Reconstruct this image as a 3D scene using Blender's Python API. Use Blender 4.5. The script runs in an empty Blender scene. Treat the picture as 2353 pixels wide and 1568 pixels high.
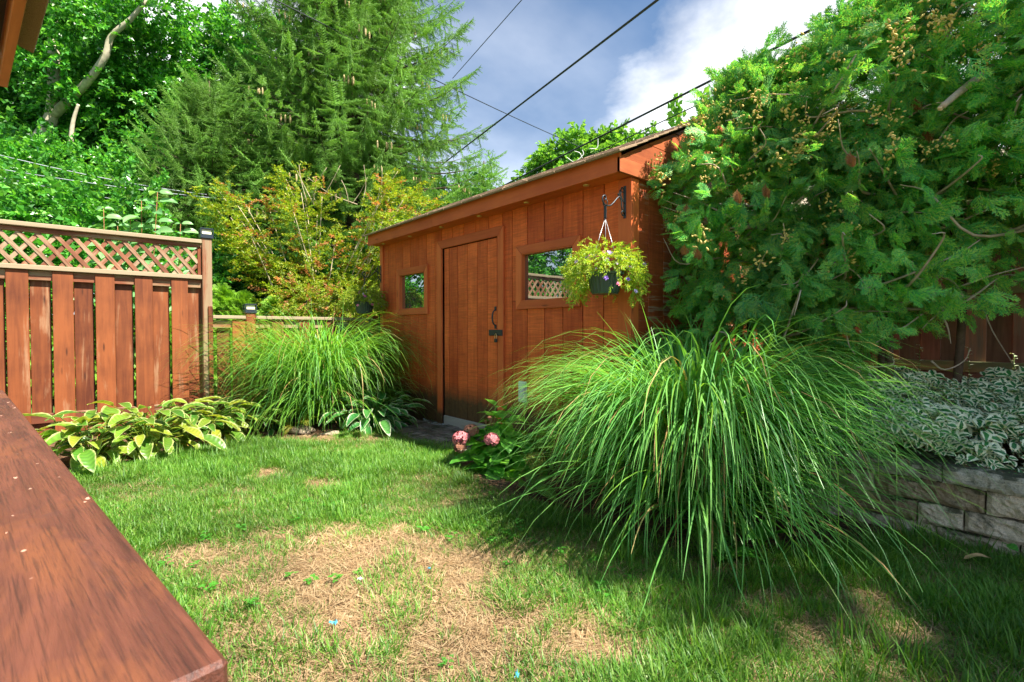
import bpy, bmesh, math, random
import numpy as np
from mathutils import Vector, Matrix, Euler
sc = bpy.context.scene
COL = sc.collection
rng = np.random.default_rng(7)
random.seed(7)
R = math.radians
# ------------------------------------------------------------------ camera
F, CX, CY = 1146.0, 1176.5, 784.0
H = 1.05
YAW = math.atan2(.652, .758)
TILT = math.atan(24/1146)
cam_d = bpy.data.cameras.new('camera'); cam = bpy.data.objects.new('camera', cam_d); COL.objects.link(cam)
cam.location = (0, 0, H); cam.rotation_euler = (R(90)-TILT, 0, -YAW)
cam_d.sensor_width = 36; cam_d.lens = 36*F/2353.0
cam_d.clip_start = .02; cam_d.clip_end = 1000
cam_d.dof.use_dof = True; cam_d.dof.focus_distance = 4.2; cam_d.dof.aperture_fstop = 14
sc.camera = cam
FW = np.array([math.sin(YAW)*math.cos(TILT), math.cos(YAW)*math.cos(TILT), -math.sin(TILT)])
RT = np.array([math.cos(YAW), -math.sin(YAW), 0.])
UP = np.cross(RT, FW)
CP = np.array([0, 0, H])
def ray(x, y): return RT*(x-CX)/F + UP*(CY-y)/F + FW
def P(x, y, z=None, u=None, v=None, d=None):
    """world point behind a place of the 2353 px wide picture on a plane (height z, u, v) or at forward depth d"""
    r = ray(x, y)
    if z is not None: t = (z-H)/r[2]
    elif u is not None: t = u/r[0]
    elif v is not None: t = v/r[1]
    else: t = d/(r[0]*math.sin(YAW)+r[1]*math.cos(YAW))
    return CP + r*t
def proj(p):
    q = np.asarray(p)-CP; d = q@FW
    return CX+F*(q@RT)/d, CY-F*(q@UP)/d
# ------------------------------------------------------------------ light
SUN_EL, SUN_H = R(55), np.array([.36, -.933])
sd = np.array([SUN_H[0]*math.cos(SUN_EL), SUN_H[1]*math.cos(SUN_EL), math.sin(SUN_EL)])
sun_d = bpy.data.lights.new('sun', 'SUN'); sun = bpy.data.objects.new('sun', sun_d); COL.objects.link(sun)
sun_d.energy = 2.0; sun_d.angle = R(.6); sun_d.color = (1, .94, .82)
sun.rotation_euler = Vector(sd).to_track_quat('Z', 'Y').to_euler()
sc.view_settings.view_transform = 'Standard'; sc.view_settings.look = 'None'
sc.view_settings.exposure = 2.9; sc.view_settings.gamma = 1
try: sc.view_settings.use_curve_mapping = False
except Exception: pass
sc.cycles.max_bounces = 9; sc.cycles.transparent_max_bounces = 8
sc.cycles.diffuse_bounces = 7; sc.cycles.glossy_bounces = 3; sc.cycles.transmission_bounces = 4
sc.cycles.use_denoising = True; sc.cycles.denoising_input_passes = 'RGB_ALBEDO_NORMAL'; sc.cycles.denoising_prefilter = 'ACCURATE'
sc.cycles.sample_clamp_indirect = 6

class NT:
    def __init__(s, tree): s.t = tree; s.n = tree.nodes; s.l = tree.links
    def add(s, typ, inp=None, **props):
        nd = s.n.new(typ)
        for k, val in props.items(): setattr(nd, k, val)
        for k, val in (inp or {}).items():
            sock = nd.inputs[k]
            if isinstance(val, bpy.types.NodeSocket): s.l.new(val, sock)
            elif isinstance(val, bpy.types.Node): s.l.new(val.outputs[0], sock)
            else:
                if hasattr(sock, 'default_value') and isinstance(val, (tuple, list)) and len(val) == 3 and sock.type == 'RGBA': val = (*val, 1)
                sock.default_value = val
        return nd
    def ramp(s, fac, stops, interp='LINEAR'):
        r = s.n.new('ShaderNodeValToRGB'); r.color_ramp.interpolation = interp
        e = r.color_ramp.elements
        while len(e) < len(stops): e.new(.5)
        for i, (p, c) in enumerate(stops):
            e[i].position = p; e[i].color = (*c, 1) if isinstance(c, (tuple, list)) else (c, c, c, 1)
        s.l.new(fac, r.inputs[0]); return r.outputs[0]
    def math(s, op, a, b=0., c=0., clamp=False):
        return s.add('ShaderNodeMath', {0: a, 1: b, 2: c}, operation=op, use_clamp=clamp).outputs[0]
    def mix(s, f, a, b, blend='MIX'):
        m = s.n.new('ShaderNodeMix'); m.data_type = 'RGBA'; m.blend_type = blend
        for i, val in ((0, f), (6, a), (7, b)):
            if isinstance(val, bpy.types.NodeSocket): s.l.new(val, m.inputs[i])
            else: m.inputs[i].default_value = (*val, 1) if isinstance(val, (tuple, list)) else val
        return m.outputs[2]
    def noise(s, vec, scale, detail=3, rough=.5, dist=0.):
        return s.add('ShaderNodeTexNoise', {'Vector': vec, 'Scale': scale, 'Detail': detail, 'Roughness': rough, 'Distortion': dist}).outputs[0]
    def mapping(s, vec, scale=(1, 1, 1), loc=(0, 0, 0)):
        return s.add('ShaderNodeMapping', {'Vector': vec, 'Scale': scale, 'Location': loc}).outputs[0]

# sky: Nishita with broken white cloud
W = bpy.data.worlds.new('World'); sc.world = W; W.use_nodes = True
w = NT(W.node_tree); w.n.clear()
sky = w.add('ShaderNodeTexSky', sky_type='NISHITA', sun_disc=False, sun_elevation=SUN_EL, sun_rotation=math.atan2(SUN_H[0], SUN_H[1]), air_density=1.0, dust_density=.6, ozone_density=1.0)
tc = w.add('ShaderNodeTexCoord').outputs['Generated']
sep = w.add('ShaderNodeSeparateXYZ', {0: tc})
zc = w.math('ADD', w.math('MAXIMUM', sep.outputs[2], 0.), .25)
pl = w.add('ShaderNodeVectorMath', {0: tc, 3: w.math('DIVIDE', 1., zc)}, operation='SCALE').outputs[0]
n1 = w.noise(pl, 1.1, 8, .58, .25)
n2 = w.noise(w.mapping(pl, (1, 2.2, 1), (3, 5, 1)), .7, 6, .55)
def lobe(x, y, rad, amp):
    r = ray(x, y); r = r/np.linalg.norm(r)
    dd = w.add('ShaderNodeVectorMath', {0: tc, 1: tuple(r)}, operation='DISTANCE').outputs['Value']
    return w.math('MULTIPLY', w.math('SUBTRACT', 1., w.math('DIVIDE', dd, rad), clamp=True), amp)
lob = w.math('ADD', lobe(1800, 120, .40, .42), lobe(1500, 330, .26, .20))
lob = w.math('ADD', lob, lobe(300, 40, .5, .5))
lob = w.math('SUBTRACT', lob, lobe(1300, 60, .45, .24))
m = w.math('ADD', w.math('MULTIPLY', n1, 1.0), lob)
mask = w.ramp(m, [(.50, 0.), (.66, .9), (.85, 1.)])
veil = w.math('MULTIPLY', w.ramp(n2, [(.3, 0.), (.75, 1.)]), .27)
hz = w.math('SUBTRACT', .62, w.math('MULTIPLY', sep.outputs[2], 1.35), clamp=True)
mask = w.math('MAXIMUM', mask, w.math('ADD', veil, hz, clamp=True))
cl_c = w.mix(w.ramp(w.noise(pl, 2.6, 6), [(.36, 0.), (.74, 1.)]), (.85, .90, 1.0), (2.1, 2.1, 2.1))
skyc = w.add('ShaderNodeVectorMath', {0: sky.outputs[0], 1: (.070, .117, .147)}, operation='MULTIPLY').outputs[0]
bg = w.add('ShaderNodeBackground', {'Color': w.mix(mask, skyc, cl_c), 'Strength': .15})
w.add('ShaderNodeOutputWorld', {0: bg.outputs[0]})

# ------------------------------------------------------------------ materials
def new_mat(name):
    m = bpy.data.materials.new(name); m.use_nodes = True; t = NT(m.node_tree); t.n.clear(); return m, t
def finish(t, shader): t.add('ShaderNodeOutputMaterial', {0: shader})
def pbsdf(t, color, rough=.6, bump=None, bstr=.3, bdist=.01, spec=.5, metal=0.):
    inp = {'Base Color': color, 'Roughness': rough, 'Specular IOR Level': spec, 'Metallic': metal}
    if bump is not None:
        inp['Normal'] = t.add('ShaderNodeBump', {'Height': bump, 'Strength': bstr, 'Distance': bdist}).outputs[0]
    return t.add('ShaderNodeBsdfPrincipled', inp).outputs[0]
def plain(name, c, rough=.6, spec=.5, metal=0., var=.15, scale=8):
    m, t = new_mat(name)
    co = t.add('ShaderNodeTexCoord').outputs['Object']
    n = t.noise(co, scale, 4)
    col = t.mix(n, tuple(x*(1-var) for x in c), tuple(min(1, x*(1+var)) for x in c))
    finish(t, pbsdf(t, col, rough, n, .15, .004, spec, metal)); return m
def wood(name, c0, c1, axis='z', saw=False, weather=0., wcol=(.42, .36, .30), mold=0., rough=.6, knots=True, peel=0., gs=1.):
    """stained wood: grain along axis, colour from c0 to c1, optional weathering to bare grey wood"""
    m, t = new_mat(name)
    oi = t.add('ShaderNodeObjectInfo'); rnd = oi.outputs['Random']
    co = t.add('ShaderNodeTexCoord').outputs['Object']
    off = t.add('ShaderNodeCombineXYZ', {0: t.math('MULTIPLY', rnd, 37.), 1: t.math('MULTIPLY', rnd, 91.), 2: t.math('MULTIPLY', rnd, 53.)}).outputs[0]
    v = t.add('ShaderNodeVectorMath', {0: co, 1: off}, operation='ADD').outputs[0]
    sc3 = {'x': (2, 28, 28), 'y': (28, 2, 28), 'z': (28, 28, 2)}[axis]
    gr = t.noise(t.mapping(v, tuple(a*gs for a in sc3)), 1., 5, .6, .6)
    fine = t.noise(t.mapping(v, tuple(a*6*gs for a in sc3)), 1., 3, .6)
    blot = t.noise(v, 2.6, 4, .55)
    f = t.math('ADD', t.math('MULTIPLY', gr, .55), t.math('MULTIPLY', blot, .55))
    f = t.math('ADD', f, t.math('MULTIPLY', t.math('SUBTRACT', rnd, .5), .26))
    col = t.mix(t.ramp(f, [(.36, 0.), (.72, 1.)]), c0, c1)
    height = t.math('ADD', t.math('MULTIPLY', gr, .6), t.math('MULTIPLY', fine, .4))
    if saw:
        ss = {'x': (90, 6, 6), 'y': (6, 90, 6), 'z': (5, 5, 85)}[axis]
        sn = t.noise(t.mapping(v, ss), 1., 4, .7, .3)
        sm = t.ramp(sn, [(.36, 0.), (.62, 1.)])
        col = t.mix(t.math('MULTIPLY', t.math('SUBTRACT', 1., sm), .38), col, tuple(x*.45 for x in c0))
        height = t.math('ADD', t.math('MULTIPLY', height, .3), t.math('MULTIPLY', sm, .9))
        if peel:
            pk = t.noise(t.mapping(v, tuple(a*.5 for a in ss)), 1., 6, .75)
            pb = t.noise(v, 1.6, 3)
            pm = t.ramp(t.math('ADD', pk, t.math('MULTIPLY', pb, peel)), [(.86, 0.), (.93, 1.)])
            col = t.mix(t.math('MULTIPLY', pm, .7), col, (.45, .33, .26))
    if knots:
        sk = {'x': (1.3, 7, 7), 'y': (7, 1.3, 7), 'z': (7, 7, 1.3)}[axis]
        vo = t.add('ShaderNodeTexVoronoi', {'Vector': t.mapping(v, sk), 'Scale': 1.6, 'Randomness': 1.}).outputs['Distance']
        kn = t.ramp(vo, [(.05, 1.), (.12, 0.)])
        col = t.mix(t.math('MULTIPLY', kn, .75), col, tuple(x*.3 for x in c0))
    if weather:
        wn = t.noise(t.mapping(v, tuple(a*.35 for a in sc3)), 1., 6, .7, .4)
        wm = t.ramp(t.math('ADD', wn, t.math('MULTIPLY', blot, .35)), [(1-weather-.1, 0.), (1-weather+.03, 1.)])
        col = t.mix(wm, col, t.mix(gr, tuple(x*.6 for x in wcol), wcol))
        height = t.math('SUBTRACT', height, t.math('MULTIPLY', wm, .25))
    if mold:
        pz = t.add('ShaderNodeSeparateXYZ', {0: t.add('ShaderNodeNewGeometry').outputs['Position']}).outputs[2]
        mz = t.math('SUBTRACT', 1., t.math('DIVIDE', pz, mold), clamp=True)
        mn = t.noise(v, 9., 6, .75)
        mm = t.ramp(t.math('MULTIPLY', mz, t.math('ADD', mn, .35)), [(.08, 0.), (.42, 1.)])
        col = t.mix(t.math('MULTIPLY', mm, .93), col, t.mix(t.noise(v, 25, 3), (.012, .012, .006), (.10, .075, .03)))
    finish(t, pbsdf(t, col, rough, height, .45, .003, .35)); return m
def leafmat(name, cols, trans=.35, rough=.42, spec=.4, edge=None, rib=0., mid=None, lowvar=.35, tcol=None, gain=1.3):
    """foliage: colour varies per copy and per leaf; the vector attribute lf holds (across -1..1, along 0..1)"""
    m, t = new_mat(name)
    oi = t.add('ShaderNodeObjectInfo').outputs['Random']
    ge = t.add('ShaderNodeNewGeometry')
    f = t.math('FRACT', t.math('ADD', oi, t.math('MULTIPLY', ge.outputs['Random Per Island'], .77)))
    stops = [(i/max(1, len(cols)-1), tuple(min(.8, x*gain) for x in c)) for i, c in enumerate(cols)]
    col = t.ramp(f, stops)
    if lowvar:
        ln = t.noise(ge.outputs['Position'], 1.3, 3)
        k = t.ramp(ln, [(.3, 1-lowvar), (.7, 1+lowvar*.6)])
        col = t.mix(1., col, k, 'MULTIPLY')
    bump = None
    if edge or rib or mid:
        at = t.add('ShaderNodeAttribute', attribute_name='lf')
        sx = t.add('ShaderNodeSeparateXYZ', {0: at.outputs['Vector']})
        ax = t.math('ABSOLUTE', sx.outputs[0])
        if edge:
            ecol, e0, e1, nz = edge
            nn = t.noise(t.add('ShaderNodeVectorMath', {0: at.outputs['Vector'], 1: t.add('ShaderNodeCombineXYZ', {0: t.math('MULTIPLY', f, 40.), 1: 0., 2: 0.}).outputs[0]}, operation='ADD').outputs[0], 3.0, 3)
            em = t.ramp(t.math('ADD', ax, t.math('MULTIPLY', t.math('SUBTRACT', nn, .5), nz)), [(e0, 0.), (e1, 1.)])
            col = t.mix(em, col, ecol)
        if mid:
            col = t.mix(t.ramp(ax, [(.05, 1.), (.3, 0.)]), col, mid)
        if rib:
            wv = t.math('SINE', t.math('ADD', t.math('MULTIPLY', ax, rib*.5), t.math('MULTIPLY', t.math('SUBTRACT', sx.outputs[1], t.math('MULTIPLY', ax, .25)), rib*1.6)))
            col = t.mix(t.math('MULTIPLY', t.math('SUBTRACT', 1., wv), .14), col, (.01, .05, .01))
            bump = wv
    b = pbsdf(t, col, rough, bump, .35, .002, spec)
    tc_ = t.mix(1., col, tcol or (1.5, 1.45, .55), 'MULTIPLY')
    tr = t.add('ShaderNodeBsdfTranslucent', {'Color': tc_}).outputs[0]
    mx = t.add('ShaderNodeMixShader', {0: trans, 1: b, 2: tr}).outputs[0]
    finish(t, mx); return m

ORANGE0, ORANGE1 = (.165, .036, .010), (.40, .105, .026)
M_siding = wood('shed_siding_stain', (.46, .066, .013), (.85, .172, .036), 'z', saw=True, mold=.55, knots=False)
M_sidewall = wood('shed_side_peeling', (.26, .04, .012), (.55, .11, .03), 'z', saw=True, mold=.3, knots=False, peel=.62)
M_trim_v = wood('shed_trim_vertical', (.50, .092, .022), (.70, .165, .042), 'z', mold=.22, knots=True, gs=.7)
M_trim_y = wood('shed_trim_long', (.44, .082, .022), (.62, .142, .038), 'y', knots=True, gs=.7)
M_trim_x = wood('shed_trim_cross', (.26, .06, .02), (.48, .13, .04), 'x', weather=.22, gs=.7)
M_fence = wood('fence_board_stain', (.088, .019, .006), (.26, .072, .020), 'z', weather=.15, wcol=(.40, .22, .12))
M_fence_x = wood('fence_rail_stain', (.11, .03, .014), (.24, .075, .032), 'x', weather=.30, wcol=(.38, .27, .16))
M_cap = wood('fence_cap_weathered', (.15, .06, .03), (.30, .14, .07), 'x', weather=.62, wcol=(.40, .31, .20))
M_post = wood('fence_post_weathered', (.12, .036, .018), (.25, .085, .036), 'z', weather=.38, wcol=(.33, .22, .13))
M_post2 = wood('low_post_stain', (.17, .04, .012), (.36, .095, .028), 'z', weather=.08)
M_lattice = wood('lattice_stain', (.13, .045, .022), (.28, .105, .052), 'x', weather=.25, wcol=(.46, .33, .21))
M_backfence = wood('back_fence_wood', (.16, .07, .045), (.34, .17, .10), 'z', weather=.15, wcol=(.24, .19, .13))
M_backrail = wood('back_fence_rail', (.16, .11, .05), (.32, .25, .10), 'y', weather=.3, wcol=(.20, .22, .09))
M_rail = wood('handrail_worn_stain', (.15, .045, .026), (.40, .115, .045), 'y', weather=.16, wcol=(.62, .36, .25), rough=.42, gs=.55)
def rail_mat():
    m, t = new_mat('handrail_worn_stain'); v = t.add('ShaderNodeTexCoord').outputs['Object']
    g1 = t.noise(t.mapping(v, (26, 2.2, 26)), 1., 6, .65, 1.2); g2 = t.noise(t.mapping(v, (320, 9, 320)), 1., 4, .65, .3); bl = t.noise(t.mapping(v, (9, 3.2, 9)), 1., 5, .6, .8); b2 = t.noise(t.mapping(v, (16, 6, 16), (4, 2, 0)), 1., 4, .7, .5)
    col = t.mix(t.ramp(g1, [(.36, 0.), (.64, 1.)]), (.066, .022, .016), (.150, .050, .031))
    col = t.mix(t.ramp(bl, [(.50, 0.), (.66, .85)]), col, (.185, .060, .024))
    col = t.mix(t.math('MULTIPLY', t.ramp(g2, [(.36, 1.), (.50, 0.)]), .6), col, (.03, .014, .012))
    col = t.mix(t.math('MULTIPLY', t.ramp(b2, [(.60, 0.), (.68, 1.)]), .55), col, (.09, .035, .028))
    sp = t.noise(t.mapping(v, (55, 22, 55), (1, 7, 0)), 1., 2, .5)
    col = t.mix(t.ramp(sp, [(.71, 0.), (.73, .8)]), col, (.62, .36, .26))
    finish(t, pbsdf(t, col, t.ramp(bl, [(.3, .38), (.7, .62)]), t.math('ADD', g1, g2), .5, .004, .4)); return m
M_rail = rail_mat()
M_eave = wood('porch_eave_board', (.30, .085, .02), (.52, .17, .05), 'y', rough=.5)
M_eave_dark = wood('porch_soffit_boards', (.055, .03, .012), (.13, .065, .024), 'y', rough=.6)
M_grey = wood('bare_grey_board', (.12, .095, .07), (.28, .24, .19), 'y', weather=.3, wcol=(.42, .38, .33))
M_dead = plain('dead_twig_bark', (.50, .38, .29), .8, .2, var=.45, scale=30)
M_bark = plain('cedar_bark', (.12, .075, .05), .9, .2, var=.5, scale=25)
M_barkpale = plain('pale_tree_bark', (.46, .40, .30), .95, .1, var=.6, scale=14)
M_barkdark = plain('dark_tree_bark', (.10, .075, .05), .9, .2, var=.4, scale=8)
M_stem = plain('shrub_stem', (.60, .48, .33), .8, .2, var=.3, scale=12)
M_redstem = plain('red_brown_stem', (.28, .12, .05), .7, .3)
M_greenstem = plain('green_stem', (.10, .20, .04), .6, .3)
M_black = plain('black_iron', (.035, .045, .055), .45, .5, .4, var=.6, scale=60)
M_wire = plain('black_cable', (.012, .016, .022), .5, .5)
M_greywire = plain('grey_cable', (.28, .31, .36), .4, .5)
M_pot = plain('dark_green_plastic_pot', (.04, .065, .065), .35, .5)
M_steel = plain('galvanised_steel', (.45, .47, .48), .35, .5, .8)
M_brass = plain('shackle_brass', (.55, .42, .22), .3, .5, .9)
M_lampb = plain('lamp_black_plastic', (.02, .028, .04), .3, .5)
M_lamplens = plain('lamp_lens_cream', (.78, .74, .52), .35, .5, var=.05)
M_outlet = plain('outlet_grey_plastic', (.58, .64, .62), .4, .5, var=.06)
M_soffitlight = plain('soffit_light_brass', (.55, .42, .2), .3, .5, .6)
M_siding_house = plain('beige_house_siding', (.55, .47, .34), .7, .3, var=.06)
M_roofhouse = plain('house_roof_tan', (.36, .30, .22), .8, .2)
M_white = plain('white_paint', (.75, .75, .72), .5, .4, var=.05)
M_interior_shade = plain('shed_interior_shade', (.02, .016, .012), .9, .1)  # near-black stands for shade inside the shed and in board gaps
M_paper = plain('white_scrap', (.8, .8, .78), .7, .2, var=.05)
M_bluescrap = plain('blue_plastic_scrap', (.10, .50, .65), .4, .5, var=.3, scale=120)
M_drypaper = plain('dry_tan_leaf', (.55, .34, .16), .7, .2, var=.25, scale=40)
M_petal_purple = plain('petal_violet', (.30, .16, .62), .5, .3, var=.4, scale=120)
M_petal_pink = plain('petal_pink', (.72, .16, .34), .5, .3, var=.35, scale=120)
M_petal_pale = plain('petal_lilac_white', (.62, .50, .74), .5, .3, var=.25, scale=120)
M_petal_hyd = plain('hydrangea_petal_dusty_pink', (.62, .20, .22), .6, .3, var=.55, scale=50)
M_petal_brown = plain('hydrangea_petal_fading', (.36, .16, .10), .7, .2, var=.5, scale=50)
M_cone_y = plain('cedar_cone_yellow', (.66, .48, .14), .6, .3, var=.45, scale=30)
M_cone_b = plain('spruce_cone_tan', (.42, .32, .16), .7, .3, var=.3, scale=20)

def glass_mat():
    m, t = new_mat('window_glass_reflective')
    co = t.add('ShaderNodeTexCoord').outputs['Object']
    n = t.noise(co, 2.2, 3)
    nm = t.add('ShaderNodeBump', {'Height': n, 'Strength': .04, 'Distance': .01}).outputs[0]
    g = t.add('ShaderNodeBsdfGlossy', {'Color': (.92, .96, .97), 'Roughness': .012, 'Normal': nm}).outputs[0]
    d = t.add('ShaderNodeBsdfDiffuse', {'Color': (.03, .04, .035)}).outputs[0]
    lw = t.add('ShaderNodeLayerWeight', {'Blend': .5}).outputs['Facing']
    finish(t, t.add('ShaderNodeMixShader', {0: t.math('ADD', t.math('MULTIPLY', lw, .3), .36), 1: d, 2: g}).outputs[0]); return m
M_glass = glass_mat()
def stone_mat(name, a, b, moss=.4, scale=1.):
    m, t = new_mat(name)
    ge = t.add('ShaderNodeNewGeometry'); rnd = t.add('ShaderNodeObjectInfo').outputs['Random']
    pos = ge.outputs['Position']
    n = t.noise(pos, 7*scale, 6, .7); n2 = t.noise(pos, 60*scale, 5, .75); n3 = t.noise(pos, 190*scale, 2, .6)
    f = t.math('ADD', t.math('MULTIPLY', n, .5), t.math('ADD', t.math('MULTIPLY', n2, .5), t.math('MULTIPLY', t.math('SUBTRACT', rnd, .5), .4)))
    col = t.mix(t.ramp(f, [(.3, 0.), (.72, 1.)]), a, b)
    col = t.mix(t.math('MULTIPLY', t.ramp(n3, [(.3, 1.), (.52, 0.)]), .45), col, (.04, .035, .03))
    sn = t.add('ShaderNodeSeparateXYZ', {0: ge.outputs['Normal']}).outputs[2]
    mm = t.ramp(t.math('ADD', t.noise(pos, 5*scale, 6, .75), t.math('MULTIPLY', sn, .18)), [(.66-moss*.3, 0.), (.80-moss*.25, 1.)])
    col = t.mix(t.math('MULTIPLY', mm, .88), col, t.mix(n2, (.012, .016, .008), (.06, .07, .025)))
    h = t.math('ADD', t.math('MULTIPLY', n2, .7), t.math('MULTIPLY', n3, .3))
    finish(t, pbsdf(t, col, .9, h, 1.0, .012, .2)); return m
M_stone = stone_mat('split_face_block', (.34, .24, .14), (.88, .72, .52), .24)
M_capstone = stone_mat('mossy_cap_block', (.28, .24, .17), (.64, .57, .44), .52)
M_paver = stone_mat('paver_concrete', (.16, .125, .10), (.34, .29, .24), .12)
M_rock = stone_mat('bed_rock', (.22, .16, .11), (.50, .40, .30), .1)
M_pebble = stone_mat('grey_pebble', (.30, .32, .30), (.62, .64, .60), 0.)
def soil_mat(name, a, b, fleck=(.20, .10, .05)):
    m, t = new_mat(name)
    pos = t.add('ShaderNodeNewGeometry').outputs['Position']
    n = t.noise(pos, 16, 6, .7); v = t.add('ShaderNodeTexVoronoi', {'Vector': t.mapping(pos, (1, 1.7, 1)), 'Scale': 55.}).outputs['Color']
    vs = t.add('ShaderNodeSeparateXYZ', {0: v}).outputs[0]
    col = t.mix(n, a, b); col = t.mix(t.ramp(vs, [(.68, 0.), (.75, 1.)]), col, fleck)
    finish(t, pbsdf(t, col, .95, t.math('ADD', n, t.math('MULTIPLY', vs, .4)), .9, .02, .15)); return m
M_soil = soil_mat('bed_soil', (.035, .022, .014), (.13, .08, .05))
M_lawnsoil = soil_mat('lawn_thatch', (.085, .062, .03), (.27, .185, .10), (.34, .25, .13))
def far_lawn():
    m, t = new_mat('far_lawn_green')
    pos = t.add('ShaderNodeNewGeometry').outputs['Position']
    n = t.noise(pos, 30, 5, .7); n2 = t.noise(pos, .8, 3)
    col = t.mix(n, (.02, .06, .012), (.10, .22, .04)); col = t.mix(t.math('MULTIPLY', n2, .5), col, (.13, .15, .05))
    finish(t, pbsdf(t, col, .9, n, .8, .03, .1)); return m
M_farlawn = far_lawn()
def shingle_mat():
    m, t = new_mat('asphalt_shingle_brown')
    pos = t.add('ShaderNodeNewGeometry').outputs['Position']; r = t.add('ShaderNodeObjectInfo').outputs['Random']
    n = t.noise(pos, 260, 2, .8); n2 = t.noise(pos, 12, 4)
    col = t.mix(t.ramp(n, [(.35, 0.), (.65, 1.)]), (.13, .08, .05), (.52, .37, .25))
    col = t.mix(t.math('MULTIPLY', t.math('ADD', n2, r), .4), col, (.30, .20, .13))
    finish(t, pbsdf(t, col, .9, n, .8, .004, .2)); return m
M_shingle = shingle_mat()

M_maple = leafmat('maple_leaf', [(.02, .10, .014), (.045, .19, .025), (.08, .27, .035), (.14, .34, .04)], .36, .33, .55, gain=1.45, lowvar=.45)
M_broad = leafmat('broadleaf_light', [(.045, .17, .02), (.10, .30, .03), (.16, .36, .045)], .4, .4)
M_farleaf = leafmat('far_tree_leaf', [(.07, .19, .03), (.13, .30, .05), (.20, .36, .06)], .4, .5)
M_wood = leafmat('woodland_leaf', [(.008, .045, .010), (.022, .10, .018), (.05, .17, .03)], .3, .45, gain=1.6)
M_spruce = leafmat('spruce_needles', [(.07, .17, .03), (.12, .25, .045), (.18, .33, .07), (.09, .20, .045)], .3, .5, .3, lowvar=.35, gain=1.4)
M_cedar = leafmat('cedar_scale_leaf', [(.045, .19, .055), (.06, .26, .07), (.10, .32, .07), (.20, .37, .07), (.05, .23, .10), (.28, .36, .08), (.16, .34, .06)], .45, .5, .3, lowvar=.4, gain=1.75)
M_cedar_brown = leafmat('dead_cedar_frond', [(.26, .11, .04), (.20, .08, .03)], .25, .7, .2)
M_youngcedar = leafmat('young_cedar_leaf', [(.12, .26, .02), (.20, .36, .03), (.09, .21, .02)], .35, .5)
M_blade = leafmat('grass_blade', [(.030, .14, .022), (.055, .21, .032), (.10, .28, .045), (.15, .33, .06), (.06, .20, .06)], .35, .33, .55, mid=(.24, .44, .18), lowvar=.25, gain=1.75)
M_blade_y = leafmat('grass_blade_sunny', [(.06, .20, .015), (.12, .30, .022), (.19, .37, .035), (.08, .24, .03)], .4, .4, .4, mid=(.26, .42, .10), lowvar=.25)  # yellower copy of the blade greens, sunlit tone put into the colour
M_bladedry = leafmat('grass_blade_dry', [(.45, .30, .12), (.36, .20, .08), (.50, .40, .16)], .3, .6)
M_lawn = leafmat('lawn_blade', [(.05, .16, .015), (.09, .25, .025), (.15, .33, .035), (.22, .38, .06), (.07, .20, .035)], .38, .45, .35, lowvar=.4, gain=.98)
M_straw = leafmat('straw_blade', [(.44, .30, .165), (.33, .205, .105), (.56, .42, .25), (.20, .12, .065)], .2, .7, .2, lowvar=.3, gain=1.)
M_hosta = leafmat('hosta_leaf_yellowing', [(.04, .14, .014), (.08, .20, .02), (.14, .27, .025), (.30, .32, .03), (.06, .17, .016)], .35, .38, .5, edge=((.50, .54, .20), .74, .88, .4), rib=26)
M_hosta2 = leafmat('hosta_leaf_green', [(.03, .15, .035), (.05, .20, .045), (.08, .24, .05)], .3, .35, .5, edge=((.60, .66, .42), .72, .84, .25), rib=26)
M_hosta_dead = leafmat('hosta_leaf_brown', [(.40, .20, .05), (.48, .30, .07), (.22, .10, .03)], .3, .6, .3, rib=20)
M_euon = leafmat('euonymus_leaf', [(.012, .09, .025), (.025, .14, .035), (.05, .19, .05)], .15, .32, .5, edge=((.96, .93, .66), .40, .50, 1.0), lowvar=0., gain=1.5)
M_hyd = leafmat('hydrangea_leaf', [(.06, .24, .025), (.12, .36, .035), (.20, .44, .045)], .42, .4, .4, rib=18, gain=1.6)
M_mag = leafmat('broad_plant_leaf', [(.12, .30, .11), (.18, .38, .14), (.24, .42, .16)], .35, .4, .4, mid=(.18, .36, .14))
M_fern = leafmat('fern_frond', [(.06, .20, .02), (.11, .27, .03), (.17, .30, .035)], .4, .5)
M_fern_y = leafmat('fern_frond_yellow', [(.24, .30, .03), (.34, .30, .04), (.14, .24, .02), (.35, .20, .04)], .4, .5)
M_shrub = leafmat('shrub_leaf_autumn', [(.18, .30, .02), (.30, .38, .03), (.12, .25, .02), (.36, .34, .03), (.24, .35, .03)], .42, .5, gain=1.1)
M_shrubred = leafmat('shrub_leaf_red', [(.40, .18, .06), (.34, .13, .05), (.42, .24, .07)], .35, .6)
M_cali = leafmat('basket_leaf', [(.18, .32, .025), (.28, .40, .04), (.38, .38, .06), (.12, .26, .02)], .42, .45)
M_weed = leafmat('weed_leaf', [(.06, .26, .025), (.10, .34, .035)], .38, .4, rib=14)
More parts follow.
